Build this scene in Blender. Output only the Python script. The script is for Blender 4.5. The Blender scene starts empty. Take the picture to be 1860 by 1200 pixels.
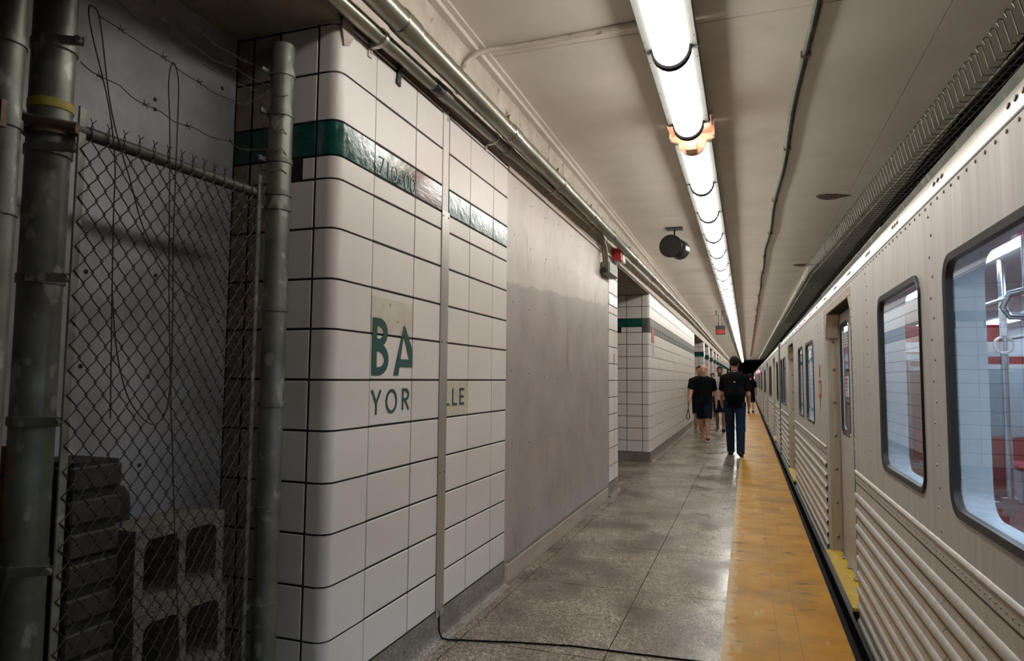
import bpy, bmesh, math, random
import numpy as np
from mathutils import Matrix, Vector
random.seed(4); rng = np.random.default_rng(4)
SC = bpy.context.scene
COL = SC.collection

# ------------------------------------------------------------------ camera, world, exposure
cam_d = bpy.data.cameras.new('camera'); cam = bpy.data.objects.new('camera', cam_d); COL.objects.link(cam)
cam_d.sensor_fit = 'HORIZONTAL'; cam_d.sensor_width = 36.0; cam_d.lens = 1210.0 * 36.0 / 1860.0
cam_d.clip_start = 0.02; cam_d.clip_end = 400
CM = ((0.94325769, 0.01561487, 0.33169428), (0.33194561, -0.07074251, -0.94064213), (0.00877688, 0.99737238, -0.0719117))
cam.matrix_world = Matrix(((*CM[0], 0.0), (*CM[1], 0.0), (*CM[2], 1.42), (0, 0, 0, 1)))
SC.camera = cam
w = bpy.data.worlds.new('world'); SC.world = w; w.use_nodes = True
w.node_tree.nodes['Background'].inputs[0].default_value = (0.5, 0.55, 0.6, 1)
w.node_tree.nodes['Background'].inputs[1].default_value = 0.004
SC.view_settings.view_transform = 'Standard'; SC.view_settings.look = 'None'
SC.view_settings.gamma = 1.0; SC.view_settings.use_curve_mapping = False
SC.view_settings.exposure = 0.0
SC.cycles.max_bounces = 8; SC.cycles.diffuse_bounces = 4; SC.cycles.glossy_bounces = 4; SC.cycles.transparent_max_bounces = 10
SC.cycles.use_adaptive_sampling = True; SC.cycles.adaptive_threshold = 0.05
LAMP = 16.5          # diffuser strength of the platform lamps
CARLAMP = 22.0       # lamp strips inside the train

# ------------------------------------------------------------------ materials
def mat(name, c1, rough=0.5, metal=0.0, c2=None, scale=3.0, detail=4.0, lo=0.35, hi=0.65, bump=0.0, bscale=60.0,
        stretch=(1, 1, 1), rnd=0.0, emit=None, estr=0.0, space='world', rough2=None, spec=0.5, coat=0.0, extra=None):
    m = bpy.data.materials.new(name); m.use_nodes = True
    nt = m.node_tree; N = nt.nodes; L = nt.links; p = N['Principled BSDF']
    p.inputs['Base Color'].default_value = (*c1, 1); p.inputs['Roughness'].default_value = rough
    p.inputs['Metallic'].default_value = metal; p.inputs['Specular IOR Level'].default_value = spec
    p.inputs['Coat Weight'].default_value = coat
    if emit: p.inputs['Emission Color'].default_value = (*emit, 1); p.inputs['Emission Strength'].default_value = estr
    vec = None
    if c2 or bump or rough2 is not None or extra:
        if space == 'world': g = N.new('ShaderNodeNewGeometry'); src = g.outputs['Position']
        else: g = N.new('ShaderNodeTexCoord'); src = g.outputs['Object']
        mp = N.new('ShaderNodeMapping'); L.new(src, mp.inputs['Vector']); mp.inputs['Scale'].default_value = stretch
        vec = mp.outputs['Vector']
    col = None
    if c2 or rough2 is not None:
        nz = N.new('ShaderNodeTexNoise'); nz.inputs['Scale'].default_value = scale; nz.inputs['Detail'].default_value = detail
        nz.inputs['Roughness'].default_value = 0.6; L.new(vec, nz.inputs['Vector'])
        mr = N.new('ShaderNodeMapRange'); mr.inputs[1].default_value = lo; mr.inputs[2].default_value = hi; L.new(nz.outputs[0], mr.inputs[0])
        if c2:
            mx = N.new('ShaderNodeMix'); mx.data_type = 'RGBA'; mx.inputs[6].default_value = (*c1, 1); mx.inputs[7].default_value = (*c2, 1)
            L.new(mr.outputs[0], mx.inputs[0]); col = mx.outputs[2]
        if rough2 is not None:
            rr = N.new('ShaderNodeMapRange'); rr.inputs[3].default_value = rough; rr.inputs[4].default_value = rough2
            L.new(mr.outputs[0], rr.inputs[0]); L.new(rr.outputs[0], p.inputs['Roughness'])
    if extra: col = extra(nt, vec, col)
    if rnd:
        oi = N.new('ShaderNodeObjectInfo'); r2 = N.new('ShaderNodeMapRange'); r2.inputs[3].default_value = 1 - rnd; r2.inputs[4].default_value = 1 + rnd
        L.new(oi.outputs['Random'], r2.inputs[0])
        hs = N.new('ShaderNodeHueSaturation'); L.new(r2.outputs[0], hs.inputs['Value'])
        if col: L.new(col, hs.inputs['Color'])
        else: hs.inputs['Color'].default_value = (*c1, 1)
        col = hs.outputs[0]
    if col: L.new(col, p.inputs['Base Color'])
    if bump:
        bn = N.new('ShaderNodeTexNoise'); bn.inputs['Scale'].default_value = bscale; bn.inputs['Detail'].default_value = 3; L.new(vec, bn.inputs['Vector'])
        bp = N.new('ShaderNodeBump'); bp.inputs['Strength'].default_value = bump; bp.inputs['Distance'].default_value = 0.01
        L.new(bn.outputs[0], bp.inputs['Height']); L.new(bp.outputs[0], p.inputs['Normal'])
    return m

def spots(color, scale, thr, soft=0.02, stretch=(1, 1, 1), amount=1.0, kind='noise', detail=3):
    """adds stains or specks of one colour over whatever colour comes in"""
    def f(nt, vec, col):
        N, L = nt.nodes, nt.links
        mp = N.new('ShaderNodeMapping'); L.new(vec, mp.inputs['Vector']); mp.inputs['Scale'].default_value = stretch
        if kind == 'noise':
            t = N.new('ShaderNodeTexNoise'); t.inputs['Detail'].default_value = detail; out = t.outputs[0]
        else:
            t = N.new('ShaderNodeTexVoronoi'); out = t.outputs['Color']
        t.inputs['Scale'].default_value = scale; L.new(mp.outputs[0], t.inputs['Vector'])
        r = N.new('ShaderNodeMapRange'); r.inputs[1].default_value = thr - soft; r.inputs[2].default_value = thr + soft; r.inputs[4].default_value = amount
        L.new(out, r.inputs[0])
        mx = N.new('ShaderNodeMix'); mx.data_type = 'RGBA'; mx.inputs[7].default_value = (*color, 1)
        if col: L.new(col, mx.inputs[6])
        else: mx.inputs[6].default_value = nt.nodes['Principled BSDF'].inputs['Base Color'].default_value
        L.new(r.outputs[0], mx.inputs[0]); return mx.outputs[2]
    return f
def chain(*fs):
    def f(nt, vec, col):
        for g in fs: col = g(nt, vec, col)
        return col
    return f

def worn_edge(nt, vec, col):      # the yellow paint is rubbed down to pale primer along the walkway side
    N, L = nt.nodes, nt.links
    sp = N.new('ShaderNodeSeparateXYZ'); L.new(vec, sp.inputs[0])
    nz = N.new('ShaderNodeTexNoise'); nz.inputs['Scale'].default_value = 9; nz.inputs['Detail'].default_value = 10; nz.inputs['Roughness'].default_value = 0.75; L.new(vec, nz.inputs['Vector'])
    a = N.new('ShaderNodeMath'); a.operation = 'MULTIPLY_ADD'; a.inputs[1].default_value = 0.26; L.new(nz.outputs[0], a.inputs[0]); L.new(sp.outputs[0], a.inputs[2])
    r = N.new('ShaderNodeMapRange'); r.inputs[1].default_value = 0.045; r.inputs[2].default_value = 0.0; L.new(a.outputs[0], r.inputs[0])
    mx = N.new('ShaderNodeMix'); mx.data_type = 'RGBA'; L.new(col, mx.inputs[6]); mx.inputs[7].default_value = (0.50, 0.36, 0.19, 1); L.new(r.outputs[0], mx.inputs[0])
    return mx.outputs[2]

def panel_paint(nt, vec, col):    # the hoarding: a darker second coat of paint up to an uneven line
    N, L = nt.nodes, nt.links
    sp = N.new('ShaderNodeSeparateXYZ'); L.new(vec, sp.inputs[0])
    nz = N.new('ShaderNodeTexNoise'); nz.inputs['Scale'].default_value = 3; nz.inputs['Detail'].default_value = 5; L.new(vec, nz.inputs['Vector'])
    a = N.new('ShaderNodeMath'); a.operation = 'MULTIPLY_ADD'; a.inputs[1].default_value = 0.16; L.new(nz.outputs[0], a.inputs[0])
    b = N.new('ShaderNodeMath'); b.operation = 'MULTIPLY_ADD'; b.inputs[1].default_value = -0.062; L.new(sp.outputs[1], b.inputs[0]); L.new(sp.outputs[2], b.inputs[2]); L.new(b.outputs[0], a.inputs[2])
    r = N.new('ShaderNodeMapRange'); r.inputs[1].default_value = 1.925; r.inputs[2].default_value = 1.905; L.new(a.outputs[0], r.inputs[0])
    mx = N.new('ShaderNodeMix'); mx.data_type = 'RGBA'; mx.blend_type = 'MULTIPLY'; L.new(col, mx.inputs[6]); mx.inputs[7].default_value = (0.70, 0.68, 0.69, 1); L.new(r.outputs[0], mx.inputs[0])
    return mx.outputs[2]

def brick_far(c_tile, c_joint):
    def f(nt, vec, col):
        N, L = nt.nodes, nt.links
        sp = N.new('ShaderNodeSeparateXYZ'); L.new(vec, sp.inputs[0])
        ad = N.new('ShaderNodeMath'); L.new(sp.outputs[0], ad.inputs[0]); L.new(sp.outputs[1], ad.inputs[1])
        cb = N.new('ShaderNodeCombineXYZ'); L.new(ad.outputs[0], cb.inputs[0]); L.new(sp.outputs[2], cb.inputs[1])
        b = N.new('ShaderNodeTexBrick'); b.offset = 0; b.inputs['Scale'].default_value = 1; b.inputs['Brick Width'].default_value = 0.4; b.inputs['Row Height'].default_value = 0.21
        b.inputs['Mortar Size'].default_value = 0.006; b.inputs['Color1'].default_value = (*c_tile, 1); b.inputs['Color2'].default_value = (*c_tile, 1); b.inputs['Mortar'].default_value = (*c_joint, 1)
        L.new(cb.outputs[0], b.inputs['Vector']); return b.outputs['Color']
    return f

TILE = (0.70, 0.655, 0.615)
M = {}
M['tile'] = mat('glazed_tile', TILE, 0.36, spec=0.42, c2=(0.66, 0.615, 0.575), scale=2.2, rnd=0.035, bump=0.05, bscale=22, extra=spots((0.12, 0.10, 0.085), 26, 0.80, 0.02, amount=0.8))
M['tile_brown'] = mat('brown_tile', (0.34, 0.285, 0.23), 0.5, c2=(0.22, 0.18, 0.14), scale=6, detail=6, rnd=0.12, extra=spots((0.07, 0.055, 0.045), 5, 0.6, 0.08, amount=0.7, detail=6))  # darker, browner tile for the two rear columns of the pier side
M['tile_old'] = mat('yellowed_tile', (0.62, 0.57, 0.47), 0.35, c2=(0.50, 0.45, 0.36), scale=9, bump=0.05, bscale=30, extra=spots((0.22, 0.19, 0.15), 40, 0.68, 0.04))
M['band'] = mat('green_glass_tile', (0.004, 0.050, 0.040), 0.10, c2=(0.010, 0.085, 0.066), scale=14, rnd=0.10, bump=0.10, bscale=34, rough2=0.24, extra=spots((0.16, 0.2, 0.18), 40, 0.70, 0.03, amount=0.5))
M['band_brown'] = mat('maroon_glass_tile', (0.075, 0.020, 0.018), 0.16, c2=(0.14, 0.085, 0.08), scale=12, stretch=(1, .4, 2), bump=0.08, bscale=30)
M['band_grey'] = mat('grey_painted_band', (0.085, 0.082, 0.07), 0.4, c2=(0.115, 0.11, 0.095), scale=4, stretch=(1, 3, 1))
M['mortar'] = mat('dark_joint', (0.012, 0.010, 0.009), 0.85)
M['letter'] = mat('green_print', (0.008, 0.066, 0.055), 0.35, c2=(0.014, 0.08, 0.065), scale=30)
M['scratch'] = mat('pale_scratched_print', (0.34, 0.38, 0.36), 0.5)
M['base'] = mat('terrazzo_base', (0.30, 0.275, 0.235), 0.35, c2=(0.20, 0.175, 0.14), scale=3, extra=chain(spots((0.10, 0.085, 0.07), 170, 0.62, 0.05, kind='vor'), spots((0.10, 0.08, 0.06), 4, 0.60, 0.08, amount=0.6)))
M['floor'] = mat('terrazzo', (0.285, 0.245, 0.190), 0.21, c2=(0.135, 0.110, 0.078), scale=1.7, detail=7, lo=0.38, hi=0.60, rough2=0.38, bump=0.004, bscale=6,
   extra=chain(spots((0.54, 0.48, 0.39), 125, 0.66, 0.04, kind='vor', amount=0.8), spots((0.06, 0.05, 0.04), 95, 0.64, 0.05, kind='vor', amount=0.8),
               spots((0.075, 0.058, 0.04), 1.9, 0.53, 0.08, stretch=(1, .7, 1), amount=0.78, detail=9)))
M['yellow_dark'] = mat('yellow_joint', (0.26, 0.125, 0.012), 0.6)
M['yellow'] = mat('yellow_paint', (0.50, 0.245, 0.008), 0.42, c2=(0.37, 0.172, 0.008), scale=2.5, detail=7, rough2=0.55, spec=0.22, bump=0.03, bscale=25,
   extra=chain(spots((0.08, 0.05, 0.03), 9, 0.655, 0.02, stretch=(.5, 1.4, 1), amount=0.85, detail=9), spots((0.52, 0.36, 0.14), 7, 0.66, 0.03, stretch=(1, .25, 1), amount=0.6, detail=8), spots((0.22, 0.12, 0.04), 1.6, 0.60, 0.08, amount=0.6, detail=7), worn_edge))
M['ceil'] = mat('ceiling_paint', (0.78, 0.73, 0.65), 0.36, c2=(0.68, 0.63, 0.55), scale=1.3, detail=6, bump=0.06, bscale=7, extra=spots((0.25, 0.21, 0.16), 1.1, 0.66, 0.08, amount=0.35, detail=6))
M['beam'] = mat('rough_cream_plaster', (0.60, 0.54, 0.46), 0.7, c2=(0.45, 0.39, 0.32), scale=5, detail=8, bump=0.35, bscale=28, extra=spots((0.16, 0.12, 0.085), 8, 0.66, 0.03, amount=0.8, detail=6))
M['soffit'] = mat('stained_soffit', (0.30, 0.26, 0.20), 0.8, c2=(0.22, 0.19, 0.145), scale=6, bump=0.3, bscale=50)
M['panel'] = mat('painted_hoarding', (0.56, 0.505, 0.455), 0.42, c2=(0.44, 0.39, 0.355), scale=2.6, detail=7, bump=0.05, bscale=8,
   extra=chain(panel_paint, spots((0.22, 0.165, 0.125), 5, 0.68, 0.05, stretch=(1, 1, .3), amount=0.7, detail=7)))
M['wood'] = mat('painted_wood_skirting', (0.46, 0.38, 0.32), 0.6, c2=(0.36, 0.29, 0.24), scale=7, stretch=(1, .3, 1))
M['backwall'] = mat('grey_painted_concrete', (0.40, 0.395, 0.41), 0.6, c2=(0.24, 0.235, 0.245), scale=2.6, detail=5, bump=0.25, bscale=45, extra=spots((0.16, 0.15, 0.15), 3.2, 0.62, 0.06, amount=0.5))
M['dark'] = mat('sooty_concrete', (0.030, 0.028, 0.026), 0.9, c2=(0.018, 0.017, 0.016), scale=2)
M['galv'] = mat('galvanised_steel', (0.205, 0.212, 0.180), 0.45, 0.45, c2=(0.125, 0.132, 0.110), scale=9, detail=6, bump=0.05, bscale=60, extra=spots((0.36, 0.37, 0.33), 17, 0.635, 0.03, stretch=(1, 1, .6), amount=0.8))
M['conduit'] = mat('bright_conduit', (0.34, 0.335, 0.285), 0.27, 0.9, c2=(0.20, 0.197, 0.16), scale=4, detail=5, stretch=(3, .4, 3), rough2=0.42)
M['rust'] = mat('rusty_steel', (0.10, 0.075, 0.055), 0.65, 0.5, c2=(0.17, 0.12, 0.085), scale=30)
M['wire'] = mat('dull_fence_wire', (0.026, 0.021, 0.017), 0.6, 0.0, c2=(0.045, 0.037, 0.029), scale=40, spec=0.25)
M['rail'] = mat('weathered_rail', (0.050, 0.046, 0.038), 0.55, 0.3, c2=(0.085, 0.078, 0.064), scale=30)
M['wire_bright'] = mat('tray_wire', (0.25, 0.24, 0.20), 0.4, 0.8)
M['alu'] = mat('brushed_aluminium', (0.55, 0.53, 0.49), 0.35, 0.85, c2=(0.45, 0.43, 0.39), scale=6, stretch=(1, 1, .05))
M['black'] = mat('black_rubber', (0.005, 0.005, 0.005), 0.7, spec=0.1)
M['blackm'] = mat('black_painted_metal', (0.008, 0.008, 0.008), 0.35, c2=(0.012, 0.012, 0.011), scale=20)
M['yellowtape'] = mat('yellow_tape', (0.42, 0.34, 0.06), 0.6)
M['block'] = mat('concrete_block', (0.20, 0.175, 0.145), 0.95, c2=(0.13, 0.112, 0.092), scale=18, detail=8, bump=0.9, bscale=120, extra=spots((0.055, 0.045, 0.038), 70, 0.66, 0.04))
M['crate'] = mat('dark_plastic', (0.020, 0.018, 0.016), 0.6, c2=(0.034, 0.031, 0.026), scale=12)
M['tyre'] = mat('dull_black_rubber', (0.013, 0.013, 0.013), 0.8)
M['card'] = mat('orange_cardboard', (0.42, 0.21, 0.06), 0.8, c2=(0.34, 0.165, 0.05), scale=5)
M['redpaint'] = mat('red_paint', (0.36, 0.018, 0.014), 0.4)
M['white'] = mat('white_paint', (0.72, 0.70, 0.66), 0.45)
M['housing'] = mat('lamp_housing_zinc', (0.15, 0.15, 0.14), 0.5, c2=(0.12, 0.12, 0.11), scale=6)
M['lens'] = mat('lamp_diffuser', (0.9, 0.9, 0.88), 0.3, emit=(1.0, 0.965, 0.90), estr=LAMP)
M['pink'] = mat('salmon_bracket', (0.80, 0.58, 0.48), 0.45)
M['bulb'] = mat('orange_bulb', (1, .6, .4), 0.3, emit=(1.0, 0.62, 0.46), estr=38)
M['redlamp'] = mat('red_indicator', (0.8, 0.05, 0.05), 0.3, emit=(1.0, 0.03, 0.06), estr=30)
# train
M['steel'] = mat('stainless_side', (0.59, 0.585, 0.565), 0.42, 0.35, c2=(0.53, 0.52, 0.495), scale=7, detail=4, stretch=(1, 3.5, .12), rough2=0.50, extra=spots((0.36, 0.32, 0.27), 3, 0.66, 0.10, stretch=(1, 2.5, .25), amount=0.35, detail=6))
M['roofm'] = mat('polished_roof_edge', (0.60, 0.59, 0.57), 0.33, 0.85, c2=(0.60, 0.58, 0.55), scale=5, stretch=(1, 1.5, 1))
M['rivet'] = mat('rivet_steel', (0.25, 0.235, 0.21), 0.45, 0.7)
M['jamb'] = mat('grimy_door_jamb', (0.52, 0.47, 0.39), 0.5, 0.2, c2=(0.42, 0.34, 0.25), scale=4, stretch=(12, 4, .6))
M['jamb_dark'] = mat('brown_grime', (0.15, 0.115, 0.08), 0.7)
M['gasket'] = mat('window_gasket', (0.022, 0.019, 0.016), 0.42)
M['sill'] = mat('yellow_sill', (0.66, 0.46, 0.015), 0.45, c2=(0.5, 0.34, 0.015), scale=25)
M['reveal'] = mat('pale_liner', (0.62, 0.68, 0.72), 0.35)
M['carwall'] = mat('car_liner', (0.55, 0.57, 0.60), 0.4)
M['carfloor'] = mat('car_floor', (0.16, 0.035, 0.035), 0.5)
M['carred'] = mat('red_laminate', (0.34, 0.012, 0.022), 0.35)
M['seat'] = mat('red_seat_cloth', (0.42, 0.02, 0.045), 0.8, c2=(0.30, 0.012, 0.03), scale=60)
M['pole'] = mat('stainless_pole', (0.62, 0.62, 0.62), 0.2, 0.95)
M['carlamp'] = mat('car_lamp_strip', (1, 1, 1), 0.4, emit=(0.86, 0.94, 1.0), estr=CARLAMP)
M['label'] = mat('white_sticker', (0.62, 0.60, 0.56), 0.5)
M['ink'] = mat('grey_print', (0.10, 0.09, 0.08), 0.5)
M['redink'] = mat('red_print', (0.40, 0.03, 0.03), 0.5)
def glass(name, tint, rough=0.0):
    m = bpy.data.materials.new(name); m.use_nodes = True; N = m.node_tree.nodes; L = m.node_tree.links
    N.remove(N['Principled BSDF']); out = N['Material Output']
    t = N.new('ShaderNodeBsdfTransparent'); t.inputs[0].default_value = (*tint, 1)
    g = N.new('ShaderNodeBsdfGlossy'); g.inputs['Roughness'].default_value = rough; g.inputs[0].default_value = (0.92, 0.97, 1, 1)
    lw = N.new('ShaderNodeLayerWeight'); lw.inputs[0].default_value = 0.5
    pw = N.new('ShaderNodeMath'); pw.operation = 'POWER'; pw.inputs[1].default_value = 3.6; L.new(lw.outputs['Facing'], pw.inputs[0])
    f = N.new('ShaderNodeMapRange'); f.inputs[3].default_value = 0.035; f.inputs[4].default_value = 0.80; L.new(pw.outputs[0], f.inputs[0])
    mx = N.new('ShaderNodeMixShader'); L.new(f.outputs[0], mx.inputs[0]); L.new(t.outputs[0], mx.inputs[1]); L.new(g.outputs[0], mx.inputs[2]); L.new(mx.outputs[0], out.inputs[0])
    return m
M['glass'] = glass('train_window_glass', (0.70, 0.77, 0.84), 0.01)
M['glass_in'] = glass('clear_screen_glass', (0.85, 0.90, 0.92), 0.01)

# ------------------------------------------------------------------ mesh helpers
class MB:
    def __init__(s): s.v = []; s.f = []
    def add(s, vs, fs):
        o = len(s.v); s.v += [tuple(v) for v in vs]; s.f += [tuple(i + o for i in f) for f in fs]; return s
    def box(s, a, b, ch=0.0):
        (x0, y0, z0), (x1, y1, z1) = a, b
        x0, x1 = min(x0, x1), max(x0, x1); y0, y1 = min(y0, y1), max(y0, y1); z0, z1 = min(z0, z1), max(z0, z1)
        if ch <= 0:
            return s.add([(x0, y0, z0), (x1, y0, z0), (x1, y1, z0), (x0, y1, z0), (x0, y0, z1), (x1, y0, z1), (x1, y1, z1), (x0, y1, z1)],
                         [(0, 3, 2, 1), (4, 5, 6, 7), (0, 1, 5, 4), (1, 2, 6, 5), (2, 3, 7, 6), (3, 0, 4, 7)])
        bm = bmesh.new(); bmesh.ops.create_cube(bm, size=1)
        for v in bm.verts: v.co = Vector((x0 if v.co.x < 0 else x1, y0 if v.co.y < 0 else y1, z0 if v.co.z < 0 else z1))
        bmesh.ops.bevel(bm, geom=bm.edges[:], offset=ch, segments=1, affect='EDGES')
        bm.verts.index_update(); s.add([v.co[:] for v in bm.verts], [[v.index for v in f.verts] for f in bm.faces]); bm.free(); return s
    def prism(s, poly, fn, d0, d1):          # poly: 2D points, fn(u, v, d) -> xyz
        n = len(poly); vs = [fn(u, v, d0) for u, v in poly] + [fn(u, v, d1) for u, v in poly]
        return s.add(vs, [tuple(range(n))[::-1], tuple(range(n, 2 * n))] + [(i, (i + 1) % n, n + (i + 1) % n, n + i) for i in range(n)])
    def tube(s, pts, r, n=8, cap=True, closed=False):
        P = [Vector(p) for p in pts]; m = len(P); vs = []; fs = []
        rs = r if isinstance(r, (list, tuple)) else [r] * m
        ref = Vector((0.123, 0.31, 0.94)).normalized(); up = None
        for i, p in enumerate(P):
            a = P[(i - 1) % m] if (i or closed) else p; b = P[(i + 1) % m] if (i < m - 1 or closed) else p
            t = (b - a).normalized() if (b - a).length > 1e-9 else Vector((0, 0, 1))
            if up is None: up = ref if abs(ref.dot(t)) < .9 else Vector((1, 0, 0))
            u = (up - t * up.dot(t)); u = u.normalized() if u.length > 1e-6 else t.orthogonal().normalized(); up = u; q = t.cross(u)
            for k in range(n):
                a_ = 2 * math.pi * k / n; vs.append(p + (u * math.cos(a_) + q * math.sin(a_)) * rs[i])
        for i in range(m if closed else m - 1):
            j = (i + 1) % m
            for k in range(n): k2 = (k + 1) % n; fs.append((i * n + k, i * n + k2, j * n + k2, j * n + k))
        if cap and not closed: fs += [tuple(range(n))[::-1], tuple(range((m - 1) * n, m * n))]
        return s.add(vs, fs)
    def lathe(s, prof, o, ax, n=20):         # prof: (radius, distance along axis)
        o = Vector(o); t = Vector(ax).normalized(); u = t.orthogonal().normalized(); q = t.cross(u); vs = []; fs = []
        for r, d in prof:
            for k in range(n): a = 2 * math.pi * k / n; vs.append(o + t * d + (u * math.cos(a) + q * math.sin(a)) * r)
        for i in range(len(prof) - 1):
            for k in range(n): k2 = (k + 1) % n; fs.append((i * n + k, i * n + k2, (i + 1) * n + k2, (i + 1) * n + k))
        fs += [tuple(range(n))[::-1], tuple(range((len(prof) - 1) * n, len(prof) * n))]
        return s.add(vs, fs)
    def dome(s, c, nrm, r, n=6):             # a small rivet head
        c = Vector(c); t = Vector(nrm).normalized(); u = t.orthogonal().normalized(); q = t.cross(u); vs = []
        for rr, h in ((1, 0), (.75, .45)): vs += [c + t * (h * r) + (u * math.cos(6.2832 * k / n) + q * math.sin(6.2832 * k / n)) * (rr * r) for k in range(n)]
        return s.add(vs, [(k, (k + 1) % n, n + (k + 1) % n, n + k) for k in range(n)] + [tuple(range(n, 2 * n))])
    def mesh(s, name, m, smooth=False):
        me = bpy.data.meshes.new(name); me.from_pydata([tuple(v) for v in s.v], [], s.f); me.materials.append(M[m] if isinstance(m, str) else m)
        if smooth: me.shade_smooth(); me.set_sharp_from_angle(angle=math.radians(40)) if hasattr(me, 'set_sharp_from_angle') else None
        me.update(); return me
    def build(s, name, m, parent=None, smooth=False, fix=True):
        me = s.mesh(name, m, smooth)
        if fix:
            bm = bmesh.new(); bm.from_mesh(me); bmesh.ops.recalc_face_normals(bm, faces=bm.faces[:]); bm.to_mesh(me); bm.free()
        return link(name, me, parent)
def link(name, me, parent=None, loc=None):
    o = bpy.data.objects.new(name, me); COL.objects.link(o)
    if parent is not None: o.parent = parent
    if loc is not None: o.location = loc
    return o
def tag(o, label, cat, group=None, kind=None):
    o['label'] = label; o['category'] = cat
    if group: o['group'] = group
    if kind: o['kind'] = kind
    return o
def empty(name, label, cat, loc=(0, 0, 0), group=None, kind=None):
    o = link(name, None, None, loc); o.empty_display_size = 0.1; return tag(o, label, cat, group, kind)
def rel(mb, loc):                              # world-built mesh made relative to its parent's place
    mb.v = [(v[0] - loc[0], v[1] - loc[1], v[2] - loc[2]) for v in mb.v]; return mb
def copy_tree(o, parent=None):
    c = o.copy(); COL.objects.link(c); c.parent = parent
    for ch in list(o.children): copy_tree(ch, c)
    return c
def arc(cx, cy, r, a0, a1, n): return [(cx + r * math.cos(math.radians(a0 + (a1 - a0) * i / n)), cy + r * math.sin(math.radians(a0 + (a1 - a0) * i / n))) for i in range(n + 1)]

# ------------------------------------------------------------------ the setting: floor, edge, ceiling, tunnel
WX = -1.6                                     # face of the tiled wall
def struct(name, mb, m, label, cat, smooth=False): return tag(mb.build(name, m, None, smooth), label, cat, kind='structure')
fl = empty('floor', 'speckled grey terrazzo platform floor with dark dirt stains', 'floor', kind='structure')
struct('floor_base', MB().box((-6, -6, -0.5), (0.52, 95, -0.03)), 'dark', 'dark concrete slab under the terrazzo platform floor', 'floor')
xs = [(-1.6, -1.503), (-1.497, -0.713), (-0.707, -0.15)]
ys = [-6, -2.4, -1.23, -0.06, 1.11, 2.28] + [3.45 + 1.17 * i for i in range(9)] + [20, 40, 94]
for i in range(len(ys) - 1):
    for a, b in xs:
        g = 0.003 if ys[i] < 3.4 or ys[i] > 3.5 else 0.005
        MB().box((a, ys[i] + g, -0.03), (b, ys[i + 1] - 0.003, 0.0)).build('slab', 'floor', fl)
for a, b in ((-6, 2.28), (8.6, 11.9), (22.4, 94)): MB().box((-6, a, -0.03), (-1.606, b, -0.002)).build('slab', 'floor', fl)
MB().box((-1.6, -6, -0.031), (-0.15, 94, -0.009)).build('joint_strip', 'mortar', fl)
fy = empty('floor_warning_strip', 'worn yellow painted safety strip along the platform edge', 'floor marking', kind='structure')
MB().box((-0.149, -6, -0.028), (0.499, 93.9, 0.0012)).build('underlay', 'yellow_dark', fy)
for a, b in zip([-6, 1.2, 4.0, 6.85, 9.7, 12.6, 24, 50], [1.2, 4.0, 6.85, 9.7, 12.6, 24, 50, 94]):
    MB().box((-0.15, a + .0003, -0.03), (0.135, b - .0003, 0.002)).build('board', 'yellow', fy)
    MB().box((0.1385, a + .0003, -0.03), (0.250, b - .0003, 0.002)).build('board', 'yellow', fy)
    MB().box((0.2535, a + .0003, -0.03), (0.50, b - .0003, 0.002)).build('board', 'yellow', fy)
struct('trim_1', MB().box((0.50, -6, -0.16), (0.532, 94, 0.001)), 'black', 'black rubber nosing along the edge of the yellow strip', 'edge trim')
struct('floor_track', MB().box((0.5, -6, -1.4), (6, 94, -1.2)), 'dark', 'dark track bed below the train', 'track bed')
struct('wall_platform_edge', MB().box((0.48, -6, -1.2), (0.515, 94, -0.16)), 'dark', 'dark concrete face under the platform edge', 'wall')
struct('wall_right', MB().box((5.6, -6, -1.2), (5.8, 94, 4.4)), 'dark', 'dark tunnel wall beyond the train', 'wall')
struct('wall_far', MB().box((-6, 94, -1.2), (6, 94.2, 4.4)), 'dark', 'black tunnel end far down the platform', 'wall')
struct('wall_back', MB().box((-6, -6.2, -1.2), (6, -6, 4.4)), 'backwall', 'plain grey end wall behind the viewer', 'wall')
ce = empty('ceiling', 'smoke-stained cream ceiling with thin seams', 'ceiling', kind='structure')
cy = [-6, -1, 3.9, 10.0, 16.0, 21.0, 24.5, 28, 32, 37, 43, 50, 60, 75, 94]
for a, b in zip(cy[:-1], cy[1:]):
    MB().box((-1.6, a + .004, 3.5), (1.09, b - .004, 3.56)).build('ceiling_panel', 'ceil', ce)
    MB().box((1.094, a + .004, 3.5), (1.62, b - .004, 3.56)).build('ceiling_panel', 'ceil', ce)
struct('ceiling_slab', MB().box((-6, -6, 3.565), (1.6, 94, 3.7)), 'dark', 'dark slab above the ceiling seams', 'ceiling')
struct('ceiling_tunnel', MB().box((1.6, -6, 4.3), (6, 94, 4.45)).box((1.6, -6, 3.5), (1.66, 94, 4.3)), 'dark', 'dark tunnel roof above the train', 'ceiling')
struct('trim_2', MB().box((-1.6, -6, 3.455), (-1.555, 94, 3.5)).box((-1.555, -6, 3.485), (-1.52, 94, 3.5)), 'ceil', 'cream stepped moulding where the left wall meets the ceiling', 'moulding')
struct('wall_left_beam', MB().box((-1.95, -6, 2.947), (WX, 94, 3.5)), 'beam', 'rough cream plaster beam running above the tiled wall', 'beam')
struct('trim_3', MB().box((-1.61, 2.3, 2.945), (-1.588, 22.4, 2.955)), 'rust', 'thin dark strip along the top of the tiles', 'trim')
struct('ceiling_soffit', MB().box((-6, -6, 2.925), (-1.602, 2.318, 2.947)).box((-6, 8.73, 2.925), (-1.602, 11.78, 2.947)).box((-6, 22.5, 2.93), (-1.602, 94, 2.947)), 'soffit', 'stained brown underside of the beam over the wall openings', 'soffit')
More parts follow.
